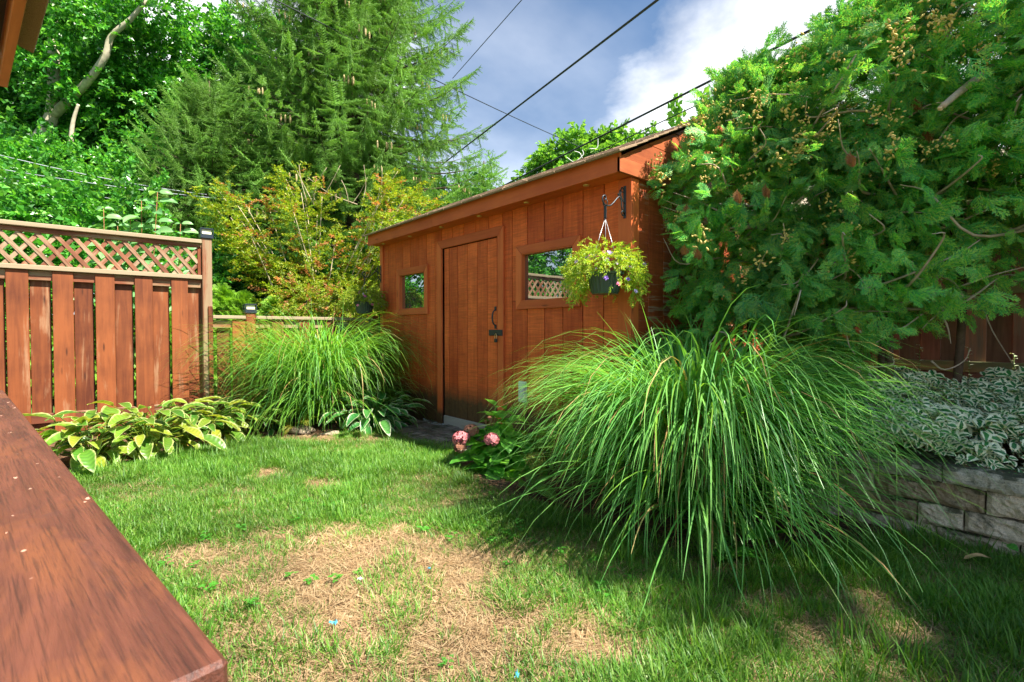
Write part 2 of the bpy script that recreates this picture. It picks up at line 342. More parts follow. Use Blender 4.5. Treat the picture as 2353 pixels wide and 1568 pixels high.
# ------------------------------------------------------------------ object helpers
WL = {}
def wloc(o):
    return np.array(WL.get(o.name, (0., 0., 0.))) if o is not None else np.zeros(3)
def tag(o, label=None, cat=None, group=None, kind=None):
    if label: o['label'] = label
    if cat: o['category'] = cat
    if group: o['group'] = group
    if kind: o['kind'] = kind
    return o
def thing(name, loc, label, cat, group=None, rz=0.):
    o = bpy.data.objects.new(name, None); COL.objects.link(o); o.empty_display_size = .1
    o.location = tuple(loc); o.rotation_euler = (0, 0, rz); WL[o.name] = tuple(loc)
    return tag(o, label, cat, group)
def part(name, mesh, parent=None, loc=(0, 0, 0), rot=(0, 0, 0), scale=1., mat=None, local=False, kind=None, label=None):
    """link mesh as one object; loc is a world point unless local"""
    o = bpy.data.objects.new(name, mesh); COL.objects.link(o)
    if mat is not None and not mesh.materials: mesh.materials.append(mat)
    l = np.array(loc, float)
    if parent is not None:
        o.parent = parent
        if not local: l = l-wloc(parent)
    o.location = tuple(l); o.rotation_euler = tuple(rot)
    o.scale = (scale,)*3 if not isinstance(scale, (tuple, list)) else scale
    WL[o.name] = tuple(np.array(loc, float)) if not local else tuple(wloc(parent)+l)
    if kind: o['kind'] = kind
    if label: o['label'] = label
    return o
class Geo:
    def __init__(s): s.V = []; s.F = []; s.A = []; s.MI = []; s.n = 0
    def add(s, V, Fc, A=None, mi=0):
        V = np.asarray(V, float); k = len(V)
        s.V.append(V); s.A.append(np.zeros((k, 3)) if A is None else np.asarray(A, float))
        s.F.extend([tuple(i+s.n for i in f) for f in Fc]); s.MI.extend([mi]*len(Fc)); s.n += k
        return s
    def mesh(s, name, mats, smooth=False, attr=True):
        me = bpy.data.meshes.new(name)
        V = np.concatenate(s.V)
        me.from_pydata(V.tolist(), [], s.F)
        if attr:
            a = me.attributes.new('lf', 'FLOAT_VECTOR', 'POINT'); a.data.foreach_set('vector', np.concatenate(s.A).ravel())
        for m in (mats if isinstance(mats, (list, tuple)) else [mats]): me.materials.append(m)
        if len(me.materials) > 1: me.polygons.foreach_set('material_index', s.MI)
        if smooth: me.polygons.foreach_set('use_smooth', [True]*len(me.polygons))
        me.update(); return me
def box_bm(sx, sy, sz, bev=.003):
    bm = bmesh.new(); bmesh.ops.create_cube(bm, size=1.)
    bmesh.ops.scale(bm, vec=(sx, sy, sz), verts=bm.verts)
    b = min(bev, min(sx, sy, sz)*.3)
    if b > 0: bmesh.ops.bevel(bm, geom=list(bm.edges), offset=b, segments=1, affect='EDGES')
    return bm
_boxes = {}
def box_mesh(name, sx, sy, sz, mat, bev=.003):
    key = (round(sx, 4), round(sy, 4), round(sz, 4), mat.name, bev)
    if key not in _boxes:
        bm = box_bm(sx, sy, sz, bev); me = bpy.data.meshes.new(name); bm.to_mesh(me); bm.free(); me.materials.append(mat); _boxes[key] = me
    return _boxes[key]
def box(name, x, y, z, mat, parent=None, bev=.003, rot=(0, 0, 0), local=False, **kw):
    return part(name, box_mesh(name, abs(x[1]-x[0]), abs(y[1]-y[0]), abs(z[1]-z[0]), mat, bev), parent, ((x[0]+x[1])/2, (y[0]+y[1])/2, (z[0]+z[1])/2), rot, local=local, **kw)
def tube(pts, rad, sides=6, cap=True):
    pts = np.asarray(pts, float); n = len(pts); rad = np.broadcast_to(rad, (n,))
    T = np.gradient(pts, axis=0); T /= np.linalg.norm(T, axis=1)[:, None]+1e-9
    ref = np.array([0, 0, 1.]) if abs(T[0][2]) < .9 else np.array([1., 0, 0])
    V = []; nrm = np.cross(T[0], ref); nrm /= np.linalg.norm(nrm)
    for i in range(n):
        nrm = nrm-T[i]*(nrm@T[i]); nrm /= np.linalg.norm(nrm)+1e-9; b = np.cross(T[i], nrm)
        for k in range(sides):
            a = 2*math.pi*k/sides; V.append(pts[i]+rad[i]*(math.cos(a)*nrm+math.sin(a)*b))
    Fc = [(i*sides+k, i*sides+(k+1) % sides, (i+1)*sides+(k+1) % sides, (i+1)*sides+k) for i in range(n-1) for k in range(sides)]
    if cap: Fc += [tuple(range(sides))[::-1], tuple((n-1)*sides+k for k in range(sides))]
    return np.array(V), Fc
def smooth_path(pts, n=16):
    pts = np.asarray(pts, float); k = len(pts)
    if k < 3: return pts
    e = np.vstack([2*pts[0]-pts[1], pts, 2*pts[-1]-pts[-2]]); out = []
    per = max(2, n//(k-1))
    for i in range(1, k):
        p0, p1, p2, p3 = e[i-1], e[i], e[i+1], e[i+2]
        for j in range(per):
            t = j/per; out.append(.5*((2*p1)+(-p0+p2)*t+(2*p0-5*p1+4*p2-p3)*t*t+(-p0+3*p1-3*p2+p3)*t**3))
    out.append(pts[-1]); return np.array(out)
def tube_part(name, pts, rad, mat, parent, sides=6, n=16, **kw):
    pts = np.asarray(pts, float); base = pts[0].copy()
    sp = smooth_path(pts-base, n)
    r = np.interp(np.linspace(0, 1, len(sp)), np.linspace(0, 1, len(rad)), rad) if hasattr(rad, '__len__') else rad
    g = Geo(); g.add(*tube(sp, r, sides)); return part(name, g.mesh(name, mat, True, False), parent, base, **kw)
def unit(v): v = np.asarray(v, float); return v/(np.linalg.norm(v, axis=-1, keepdims=True)+1e-9)
def eulers(X, Zh):
    """rotation (as XYZ euler) whose local x runs along X and local z as near Zh as can be"""
    X = unit(X); Y = unit(np.cross(Zh, X)); Z = np.cross(X, Y)
    return np.stack([np.arctan2(Y[:, 2], Z[:, 2]), np.arcsin(np.clip(-X[:, 2], -1, 1)), np.arctan2(X[:, 1], X[:, 0])], 1)
_gn = {}
def variants_collection(name, meshes):
    c = bpy.data.collections.new(name)
    for i, me in enumerate(meshes):
        o = bpy.data.objects.new(f'{name}_{i:02d}', me); c.objects.link(o)
    return c
def gn_tree(col):
    if col.name in _gn: return _gn[col.name]
    t = bpy.data.node_groups.new('scatter_'+col.name, 'GeometryNodeTree')
    t.interface.new_socket('Geometry', in_out='INPUT', socket_type='NodeSocketGeometry')
    t.interface.new_socket('Geometry', in_out='OUTPUT', socket_type='NodeSocketGeometry')
    gi = t.nodes.new('NodeGroupInput'); go = t.nodes.new('NodeGroupOutput')
    ci = t.nodes.new('GeometryNodeCollectionInfo'); ci.inputs[0].default_value = col
    ci.inputs['Separate Children'].default_value = True; ci.inputs['Reset Children'].default_value = True
    ip = t.nodes.new('GeometryNodeInstanceOnPoints'); ip.inputs['Pick Instance'].default_value = True
    def na(nm, ty):
        a = t.nodes.new('GeometryNodeInputNamedAttribute'); a.data_type = ty; a.inputs[0].default_value = nm; return a.outputs[0]
    t.links.new(gi.outputs[0], ip.inputs['Points']); t.links.new(ci.outputs[0], ip.inputs['Instance'])
    t.links.new(na('idx', 'INT'), ip.inputs['Instance Index'])
    t.links.new(na('rot', 'FLOAT_VECTOR'), ip.inputs['Rotation']); t.links.new(na('scl', 'FLOAT'), ip.inputs['Scale'])
    t.links.new(ip.outputs[0], go.inputs[0]); _gn[col.name] = t; return t
def scatter(name, col, pos, rot, scl, parent=None, base=(0, 0, 0), kind='stuff'):
    pos = np.asarray(pos, float); n = len(pos); b = np.asarray(base, float)
    me = bpy.data.meshes.new(name); me.vertices.add(n); me.vertices.foreach_set('co', (pos-b).ravel())
    a = me.attributes.new('rot', 'FLOAT_VECTOR', 'POINT'); a.data.foreach_set('vector', np.asarray(rot, float).ravel())
    a = me.attributes.new('scl', 'FLOAT', 'POINT'); a.data.foreach_set('value', np.broadcast_to(scl, (n,)).astype(float).copy())
    a = me.attributes.new('idx', 'INT', 'POINT'); a.data.foreach_set('value', rng.integers(0, len(col.objects), n).astype(np.int32))
    o = part(name, me, parent, b, kind=kind)
    mod = o.modifiers.new('scatter', 'NODES'); mod.node_group = gn_tree(col); return o

# ------------------------------------------------------------------ leaf shapes
def leaf_tri(p, d, nrm, L, Wd, fold=.25):
    d = unit(d); s = unit(np.cross(nrm, d)); nrm = np.cross(d, s)
    V = [p, p+d*L*.45+s*Wd*.5+nrm*Wd*fold, p+d*L-nrm*L*.12, p+d*L*.45-s*Wd*.5+nrm*Wd*fold]
    return V, [(0, 1, 2), (0, 2, 3)], [(0, 0, 0), (1, .5, 0), (0, 1, 0), (-1, .5, 0)]
def sprig(n, L, Wd, length, r, spread=1., upn=.8):
    g = Geo()
    for i in range(n):
        s = (i+.5)/n*length; a = i*2.4+r.random()*1.2
        d = unit(np.array([.5+r.random()*.6, math.cos(a)*spread, math.sin(a)*spread*.6]))
        nn = unit(np.array([r.normal()*.3, r.normal()*.45, upn+r.random()*.5]))
        V, Fc, A = leaf_tri(np.array([s, 0, -.1*s*s/length]), d, nn, L*(.7+.6*r.random()), Wd*(.75+.5*r.random()))
        g.add(V, Fc, A)
    return g
def sprig_col(name, mats, k, **kw):
    ms = []
    for i in range(k):
        ms.append(sprig(r=np.random.default_rng(i*7+len(name)), **kw).mesh(name, mats[i % len(mats)]))
    return variants_collection(name, ms)
def big_leaf(L, Wd, pet, a0=70, a1=-25, shape=1., nl=8, nw=4, cup=.18, wave=.0, serr=0., r=None):
    """leaf with its stalk rising from the origin: runs in the xz plane, angle a0 at the foot, a1 at the tip"""
    tot = pet+L; g = Geo(); N = 22; pts = [np.zeros(3)]; an = []
    for i in range(N):
        s = i/(N-1); a = R(a0+(a1-a0)*(s**1.4)); an.append(a)
        pts.append(pts[-1]+np.array([math.cos(a), 0, math.sin(a)])*tot/N)
    pts = np.array(pts)
    if pet > .005:
        k = max(2, int(N*pet/tot)+1)
        V, Fc = tube(pts[:k+1][::max(1, k//4)] if k >= 4 else pts[:k+1], .0028, 4, False); g.add(V, Fc, [(0, 0, 0)]*len(V))
    V = []; A = []
    for i in range(nl+1):
        t = i/nl; s = (pet+L*t)/tot*N; j = min(N-1, int(s)); f = s-j; p = pts[j]*(1-f)+pts[min(N, j+1)]*f
        a = an[min(N-1, j)]; nrm = np.array([-math.sin(a), 0, math.cos(a)])
        wd = Wd*.5*(math.sin(math.pi*min(1, t**.72*1.0))**.85 if 0 < t < 1 else 0.0)*shape
        if serr and 0 < t < 1: wd *= 1+serr*(1 if i % 2 else -1)
        for k in range(nw+1):
            x = -1+2*k/nw
            wv = wave*math.sin(t*9+x*2)*abs(x)*Wd
            V.append(p+np.array([0, 1., 0])*x*wd+nrm*(cup*wd*abs(x)**1.3+wv)); A.append((x, t, 0))
    Fc = [(i*(nw+1)+k, i*(nw+1)+k+1, (i+1)*(nw+1)+k+1, (i+1)*(nw+1)+k) for i in range(nl) for k in range(nw)]
    g.add(V, Fc, A); return g
def fern_frond(L, Wd, mat, a0=65, a1=-30, name='frond'):
    g = Geo(); N = 26; p = np.zeros(3); path = [p]; an = []
    for i in range(N):
        a = R(a0+(a1-a0)*(i/(N-1))**1.2); an.append(a); p = p+np.array([math.cos(a), 0, math.sin(a)])*L/N; path.append(p)
    path = np.array(path); g.add(*tube(path[::3], .0022, 3, False))
    for i in range(3, N):
        t = (i-3)/(N-3); wl = Wd*.5*(math.sin(math.pi*(.12+.86*t))**.8)
        a = an[i]; fwd = np.array([math.cos(a), 0, math.sin(a)]); nrm = np.array([-math.sin(a), 0, math.cos(a)])
        for s in (-1, 1):
            d = unit(np.array([0, s, 0])+fwd*.25-nrm*.15); m = 4; seg = wl/m
            for q in range(m):
                b = path[i]+d*seg*q
                V, Fc, A = leaf_tri(b, unit(d+fwd*.7), nrm, seg*1.5*(1-q*.14), seg*.7); g.add(V, Fc, A)
                V, Fc, A = leaf_tri(b, unit(d-fwd*.6), nrm, seg*1.3*(1-q*.14), seg*.7); g.add(V, Fc, A)
    return g.mesh(name, mat)
# ================================================================== SETTING
def poly_mesh(name, pts, z, mat):
    me = bpy.data.meshes.new(name); me.from_pydata([(x, y, z) for x, y in pts], [], [tuple(range(len(pts)))]); me.materials.append(mat); return me
tag(part('ground', poly_mesh('ground', [(-400, -400), (400, -400), (400, 400), (-400, 400)], -.012, M_farlawn)), kind='structure')
tag(part('garden_soil', poly_mesh('garden_soil', [(-5, -3.5), (6.5, -3.5), (6.5, 9.3), (-5, 9.3)], -.008, M_soil)), kind='structure')
LAWN = [(-4.8, 4.5), (-1, 4.55), (.03, 4.75), (.6, 5.02), (1.15, 5.2), (1.85, 4.98), (2.2, 4.9), (2.42, 4.75), (2.42, 3.5), (2.12, 3.12), (2.05, 2.75), (2.03, 2.2), (2.08, 1.8), (2.13, 1.31), (2.32, .98), (2.85, .72), (3.24, .6), (3.24, -3.3), (-4.8, -3.3)]
tag(part('lawn', poly_mesh('lawn', LAWN, 0., M_lawnsoil)), kind='structure')
tag(part('neighbour_lawn', poly_mesh('neighbour_lawn', [(-14, 6.7), (14, 6.7), (14, 30), (-14, 30)], -.003, M_farlawn)), kind='structure')
BZ = .335
# raised bed: soil sheet with a gentle rise to the back fence
def bed():
    g = Geo(); us = np.linspace(3.3, 6.6, 12); vs = np.linspace(-3.4, 2.12, 16); V = []
    for u in us:
        for v in vs:
            vv = v if v < 1.2 else v
            z = BZ+.12*min(1, max(0, (u-3.6)/1.6))+rng.normal()*.008
            uu = max(u, 3.3+max(0, v-1.2)*1.0) if u < 4.0 else u
            V.append((uu, vv, z))
    n = len(vs); Fc = [(i*n+j, (i+1)*n+j, (i+1)*n+j+1, i*n+j+1) for i in range(11) for j in range(n-1)]
    g.add(V, Fc); return g.mesh('raised_bed_soil', M_soil, True, False)
tag(part('raised_bed_soil', bed()), kind='structure')

# ------------------------------------------------------------------ retaining wall
wall = thing('retaining_wall', (3.4, -.4, 0), 'low grey retaining wall of rough split blocks with mossy caps around the raised bed', 'retaining wall')
def rough_block(sx, sy, sz, seed, amp=.012, round_=.01, mat=None, name='stone'):
    """a split block: its face towards -x is rough"""
    rr = np.random.default_rng(seed); cell = .016 if amp > .008 else .05; ny = max(3, int(sy/cell)); nz = max(3, int(sz/cell)); ph = rr.random(8)*9
    ys = np.linspace(-sy/2, sy/2, ny+1); zs = np.linspace(-sz/2, sz/2, nz+1); V = []
    for j, z in enumerate(zs):
        for i, y in enumerate(ys):
            e = min(y+sy/2, sy/2-y, z+sz/2, sz/2-z); b = max(0, round_-e)/round_
            n = math.sin(y*23+ph[0]+z*19)*.35+math.sin(z*33+ph[1]-y*37)*.3+math.sin(y*71+ph[2]+z*29)*.25+math.sin(z*97+y*53+ph[3])*.15+rr.normal()*.30
            V.append((-sx/2+n*amp*(1-b*.3)+b*b*round_*1.2, y+(rr.normal()*.001), z+rr.normal()*.0012+(amp*.25*math.sin(y*17+ph[4]) if j in (0, nz) else 0)))
    m = ny+1; Fc = [(j*m+i, (j+1)*m+i, (j+1)*m+i+1, j*m+i+1) for j in range(nz) for i in range(ny)]; k = len(V)
    # top is a strip of its own so that caps keep some relief
    for i, y in enumerate(ys): V.append((-sx/2+sx*.45+rr.normal()*.01, y, sz/2+rr.normal()*amp*.2))
    for i, y in enumerate(ys): V.append((sx/2, y, sz/2))
    for i, y in enumerate(ys): V.append((sx/2, y, -sz/2))
    t0 = nz*m
    for i in range(ny): Fc += [(t0+i, k+i, k+i+1, t0+i+1), (k+i, k+m+i, k+m+i+1, k+i+1), (i, i+1, k+2*m+i+1, k+2*m+i), (k+m+i, k+2*m+i, k+2*m+i+1, k+m+i+1)]
    Fc += [tuple([j*m for j in range(nz+1)]+[k, k+m, k+2*m]), tuple([j*m+ny for j in range(nz, -1, -1)]+[k+2*m+ny, k+m+ny, k+ny])]
    me = bpy.data.meshes.new(name); me.from_pydata(V, [], Fc); me.materials.append(mat or M_stone); me.update(); return me
def wall_course(z0, z1, seams, u, name, mat, dep=.22, extra=0., amp=.013):
    for a, b in zip(seams[:-1], seams[1:]):
        g = .0035; me = rough_block(dep, abs(b-a)-2*g, z1-z0-.006, int(abs(a)*1000+z0*77), amp, .012, mat, name)
        part(name, me, wall, (u+dep/2-extra+rng.normal()*.004, (a+b)/2, (z0+z1)/2), (0, 0, rng.normal()*.006))
wall_course(.285, .378, [-2.3, -1.75, -1.2, -.72, -.28, .1, .479, .93, 1.36], 3.235, 'cap_stone', M_capstone, .30, amp=.009)
wall_course(.168, .283, [-2.2, -1.72, -1.3, -.93, -.45, -.06, .318, .763, 1.12, 1.36], 3.262, 'stone', M_stone)
wall_course(.058, .165, [-2.25, -1.8, -1.42, -.95, -.6, -.2, .12, .395, .577, .9, 1.36], 3.262, 'stone', M_stone)
wall_course(-.07, .055, [-2.25, -1.7, -1.3, -.8, -.35, .2, .50, .86, 1.36], 3.262, 'stone', M_stone)
# the wall turns back along the side of the shed
for z0, z1, nm, mt in ((.285, .378, 'cap_stone', M_capstone), (.168, .283, 'stone', M_stone), (.058, .165, 'stone', M_stone), (-.07, .055, 'stone', M_stone)):
    for k in range(3):
        a = .25+.42*k; p0 = np.array([3.36, 1.36]); q = p0+np.array([math.sin(R(20)), math.cos(R(20))])*a
        me = rough_block(.22, .41, z1-z0-.006, 900+k+int(z0*100), .012, .012, mt, nm)
        part(nm, me, wall, (q[0], q[1]-.03, (z0+z1)/2), (0, 0, -R(20)))

# ------------------------------------------------------------------ shed
SU, SV0, SV1 = 3.03, 2.197, 6.19
shed = thing('garden_shed', (4.2, 4.2, 0), 'red brown stained wooden garden shed with plank door and two windows', 'shed')
TH = .016; ZT = 2.20
doorv = (3.708, 4.674); winR = (2.673, 3.444); winL = (4.99, 5.74)
gaps = [(2.35+.0,)]
seams = [SV0]
v = 2.445
seams += [2.445, 2.657, 2.875, 3.094, 3.313, 3.52, 3.66]
seams += [4.72, 4.86, 5.04, 5.23, 5.42, 5.61, 5.80, 5.99, SV1]
def siding(v0, v1, z0, z1):
    box('siding_board', (SU, SU+TH), (v0+.004, v1-.004), (z0, z1), M_siding, shed, .0018)
WZ0, WZ1 = 1.31, 1.745
for a, b in zip(seams[:-1], seams[1:]):
    if a >= 3.66-1e-6 and b <= 4.72+1e-6:
        n = 5
        for k in range(n): siding(a+(b-a)*k/n, a+(b-a)*(k+1)/n, 1.97, ZT)
        continue
    hit = None
    for wv in (winR, winL):
        lo, hi = wv[0]+.06, wv[1]-.06
        if b > lo and a < hi: hit = (lo, hi)
    if hit:
        siding(a, b, WZ1-.01, ZT); siding(a, b, -.02, WZ0+.01)
        if a < hit[0]: siding(a, hit[0], WZ0+.0125, WZ1-.0125)
        if b > hit[1]: siding(hit[1], b, WZ0+.0125, WZ1-.0125)
    else: siding(a, b, -.02, ZT)
box('wall_backing', (SU+TH+.001, SU+TH+.03), (SV0+.02, SV1-.02), (-.02, WZ0-.02), M_interior_shade, shed)  # dark backing so the gaps between siding boards read as shaded
box('wall_backing', (SU+TH+.001, SU+TH+.03), (SV0+.02, SV1-.02), (WZ1+.02, 2.25), M_interior_shade, shed)
box('interior_shade_sheet', (SU+.25, SU+.27), (SV0+.03, SV1-.03), (0, 2.2), M_interior_shade, shed)  # dark sheet put in for the unlit space behind the windows
# side wall, boards along u
us = np.arange(SU+.02, 5.6, .203)
for i, a in enumerate(us):
    box('siding_board', (a+.003, min(a+.2, 5.58)), (SV0, SV0+TH), (-.02, ZT+.03), M_sidewall, shed, .002)
box('side_wall', (SU, 5.58), (SV1-.03, SV1), (-.02, 2.2), M_siding, shed); box('back_wall', (5.58, 5.6), (SV0, SV1), (-.02, 2.25), M_siding, shed)
# corner boards
box('corner_board', (SU-.02, SU-.002), (SV0-.018, SV0+.10), (-.02, 2.155), M_trim_v, shed, .003)
box('corner_board', (SU+.0, SU+.075), (SV0-.018, SV0-.001), (-.02, 2.155), M_trim_v, shed, .003)
box('corner_board', (SU-.02, SU-.002), (SV1-.07, SV1+.01), (-.02, 2.17), M_trim_v, shed, .003)
# fascia (two boards), soffit, frieze
FU = 2.865
for a, b in ((2.16, 4.62), (4.622, 6.207)):
    box('fascia_board', (FU-.019, FU), (a, b), (2.158, 2.292), M_trim_y, shed, .002)
box('soffit', (FU+.001, SU+.004), (2.165, 6.2), (2.166, 2.178), M_trim_y, shed, .001)
for k, vv in enumerate(np.linspace(2.55, 5.95, 6)):
    bm = bmesh.new(); bmesh.ops.create_cone(bm, cap_ends=True, segments=16, radius1=.022, radius2=.026, depth=.008); me = bpy.data.meshes.new('soffit_light'); bm.to_mesh(me); bm.free(); me.materials.append(M_soffitlight)
    part('soffit_light', me, shed, (2.945, vv, 2.162))
box('frieze_board', (FU-.019, 3.78), (2.158, 2.182), (2.158, 2.262), M_trim_x, shed, .002)
box('frieze_board', (3.782, 5.75), (2.160, 2.184), (2.156, 2.26), M_grey, shed, .002)
# gable: horizontal boards cut to the slope
SL = .469; RU = 4.30; Z0 = 2.30
def roofz(u): return Z0+SL*(min(u, 2*RU-u)-FU)
def prism(name, poly, v0, v1, mat, parent):
    """poly in (u, z), thickness v0..v1"""
    c = np.mean(poly, axis=0); n = len(poly)
    V = [(p[0]-c[0], v0-(v0+v1)/2, p[1]-c[1]) for p in poly]+[(p[0]-c[0], v1-(v0+v1)/2, p[1]-c[1]) for p in poly]
    Fc = [tuple(range(n)), tuple(range(2*n-1, n-1, -1))]+[(i, i+n, (i+1) % n+n, (i+1) % n) for i in range(n)]
    me = bpy.data.meshes.new(name); me.from_pydata(V, [], Fc); me.materials.append(mat); me.update()
    return part(name, me, parent, (c[0], (v0+v1)/2, c[1]))
zz = [2.264, 2.43, 2.60, 2.77, 2.94]
M_gable = wood('shed_gable_stain', (.22, .045, .012), (.42, .105, .03), 'x', saw=False, knots=False)
for z0, z1 in zip(zz[:-1], zz[1:]):
    z1 -= .006; off = -.02
    u0 = FU+(z0-Z0-off)/SL; u1 = FU+(z1-Z0-off)/SL
    u0 = max(u0, FU-.015); prism('gable_board', [(u0, z0), (2*RU-u0, z0), (2*RU-u1, z1), (u1, z1)], 2.162, 2.18, M_gable, shed)
# roof: deck slabs and shingles in courses
roofp = prism('roof', [(FU-.035, Z0-.016+.0), (RU, Z0-.016+SL*(RU-FU+.035)), (2*RU-FU+.035, Z0-.016), (2*RU-FU+.035, Z0-.004), (RU, Z0-.004+SL*(RU-FU+.035)), (FU-.035, Z0-.004)], 2.13, 6.24, M_grey, shed)
ang = math.atan(SL); clen = (RU-FU+.05)/math.cos(ang); ncourse = 11; step = clen/ncourse
for c in range(ncourse):
    vv = 2.115-(.15 if c % 2 else 0)
    while vv < 6.25:
        v0, v1 = max(vv, 2.115), min(vv+.31, 6.255); vv += .313
        if v1-v0 < .03: continue
        s = (c+.5)*step; uu = FU-.045+s*math.cos(ang); z = Z0+.004+SL*(uu-FU)+.009
        th = .011 if c else .018
        part('shingle', box_mesh('shingle', step*1.45, round(v1-v0-.004, 3), th, M_shingle, .002), roofp, (uu, (v0+v1)/2, z+rng.normal()*.0012), (rng.normal()*.004, -ang+.035, 0))
part('shingle', box_mesh('shingle', clen, 4.13, .012, M_shingle, .002), roofp, (RU+clen*.5*math.cos(ang), 4.185, Z0+.004+SL*(RU-FU)-clen*.5*math.sin(ang)+.012), (0, ang, 0), label='brown shingle slope behind the ridge')
# door
door = part('door', box_mesh('door_backing', .016, .955, 1.93, M_interior_shade, .001), shed, (SU+.024, 4.19, .975))
dseams = [3.712, 3.745, 3.90, 4.06, 4.235, 4.41, 4.575, 4.67]
for a, b in zip(dseams[:-1], dseams[1:]):
    box('door_board', (SU+.001, SU+.015), (a+.004, b-.004), (.10, 1.945), M_siding, door, .0018)
box('kick_board', (SU-.022, SU-.001), (3.735, 4.655), (.012, .115), M_grey, door, .003)
box('sill_board', (SU-.05, SU+.02), (3.70, 4.72), (-.01, .010), M_grey, shed, .003)
tube_part('handle', [(SU-.006, 3.765, 1.25), (SU-.026, 3.770, 1.23), (SU-.034, 3.776, 1.175), (SU-.026, 3.770, 1.12), (SU-.006, 3.765, 1.10)], [.006, .0075, .009, .0075, .006], M_black, door, 8)
for z in (1.262, 1.088): box('handle_plate', (SU-.008, SU), (3.75, 3.78), (z-.02, z+.02), M_black, door, .004)
box('hasp', (SU-.012, SU-.002), (3.708, 3.86), (1.00, 1.058), M_black, door, .005)
box('hasp_plate', (SU-.036, SU-.024), (3.628, 3.715), (1.0, 1.058), M_black, shed, .005)
def mitred(name, v0, v1, z0, z1, wd, th, bottom=True, parent=None):
    """frame boards with mitred corners standing th proud of the wall"""
    f = parent
    def q(poly, nm='frame_board', mat=M_trim_v):
        n = 4; c = np.mean(poly, axis=0)
        V = [(SU-th-(SU-th/2), p[0]-c[0], p[1]-c[1]) for p in poly]+[(th/2-.001, p[0]-c[0], p[1]-c[1]) for p in poly]
        Fc = [(0, 1, 2, 3), (7, 6, 5, 4)]+[(i, i+4, (i+1) % 4+4, (i+1) % 4) for i in range(4)]
        me = bpy.data.meshes.new(nm); me.from_pydata(V, [], Fc); me.materials.append(mat); me.update()
        bm = bmesh.new(); bm.from_mesh(me); bmesh.ops.recalc_face_normals(bm, faces=bm.faces); bmesh.ops.bevel(bm, geom=list(bm.edges), offset=.0025, segments=1, affect='EDGES'); bm.to_mesh(me); bm.free()
        part(nm, me, f, (SU-th/2, c[0], c[1]))
    g = .0015; zb = z0 if bottom else z0-wd
    q([(v0, zb if not bottom else z0), (v0+wd-g, zb+wd if bottom else z0-wd), (v0+wd-g, z1-wd-g), (v0, z1-g)])
    q([(v1, zb if not bottom else z0), (v1-wd+g, zb+wd if bottom else z0-wd), (v1-wd+g, z1-wd-g), (v1, z1-g)])
    q([(v0, z1), (v0+wd, z1-wd), (v1-wd, z1-wd), (v1, z1)], mat=M_trim_y)
    if bottom: q([(v0, z0), (v0+wd, z0+wd), (v1-wd, z0+wd), (v1, z0)], mat=M_trim_y)
df = thing('door_frame', (SU, 4.19, 0), None, None); df.parent = shed; df.location = tuple(np.array([SU, 4.19, 0])-wloc(shed)); WL['door_frame'] = (SU, 4.19, 0)
mitred('door_frame', 3.624, 4.78, .085, 2.04, .088, .024, False, df)
for wv in (winR, winL):
    wf = bpy.data.objects.new('window', None); COL.objects.link(wf); wf.parent = shed; c = np.array([SU, sum(wv)/2, 1.53]); wf.location = tuple(c-wloc(shed)); WL[wf.name] = tuple(c)
    mitred('window', wv[0], wv[1], 1.243, 1.813, .073, .024, True, wf)
    a, b = wv[0]+.073, wv[1]-.073
    for (y0, y1, z0, z1) in ((a-.006, a+.008, 1.31, 1.745), (b-.008, b+.006, 1.31, 1.745)):
        box('jamb', (SU-.02, SU+.04), (y0, y1), (z0, z1), M_trim_v, wf, .001)
    box('sill', (SU-.02, SU+.04), (a, b), (1.308, 1.322), M_trim_y, wf, .001); box('head', (SU-.02, SU+.04), (a, b), (1.734, 1.748), M_trim_y, wf, .001)
    part('pane', box_mesh('pane', .004, b-a-.01, .42, M_glass, 0), wf, (SU+.022, (a+b)/2, 1.528))
# outlet with weather cover
oc = part('outlet_box', box_mesh('outlet_box', .03, .10, .19, M_outlet, .008), shed, tuple(P(1201, 901, u=SU-.016)))
part('cover', box_mesh('cover', .012, .075, .155, M_outlet, .004), oc, tuple(P(1199, 900, u=SU-.036)))
# wrought iron plant brackets
def bracket(u, v, z, outdir, sc_=1.):
    """scrolled bracket: plate on the wall, arm towards -u with hook"""
    b = part('plant_bracket', box_mesh('bracket_plate', .006, .022, .235, M_black, .003), shed, (u, v, z))
    def tp(pts, r=.005):
        q = [np.array([u-.004-p[0]*sc_, v+outdir*p[0]*.25, z+p[1]]) for p in pts]
        tube_part('scroll', q, r, M_black, b, 6, 30)
    tp([(0, -.01), (.03, .02), (.045, .06), (.03, .1), (.012, .09), (.012, .07), (.022, .07)], .0045)
    tp([(0, -.09), (.02, -.1), (.032, -.08), (.02, -.065), (.012, -.075)], .0045)
    tp([(.0, -.085), (.03, -.05), (.035, 0), (.06, .03), (.10, .0), (.16, -.05), (.22, -.055), (.25, -.03), (.245, .0), (.22, .01), (.21, -.01), (.222, -.02)], .0055)
    tp([(.055, .03), (.06, .065), (.045, .08), (.038, .065), (.046, .055)], .004)
    g = Geo(); g.add(*leaf_tri(np.zeros(3), np.array([-1, 0, .6]), np.array([0, 1, .3]), .035, .018)[:2])
    part('scroll_leaf', g.mesh('scroll_leaf', M_black, False, False), b, (u-.06*sc_, v, z+.035))
    return b
bracket(SU-.024, 2.235, 1.985, 0)
bracket(SU-.024, 6.165, 1.80, 0)
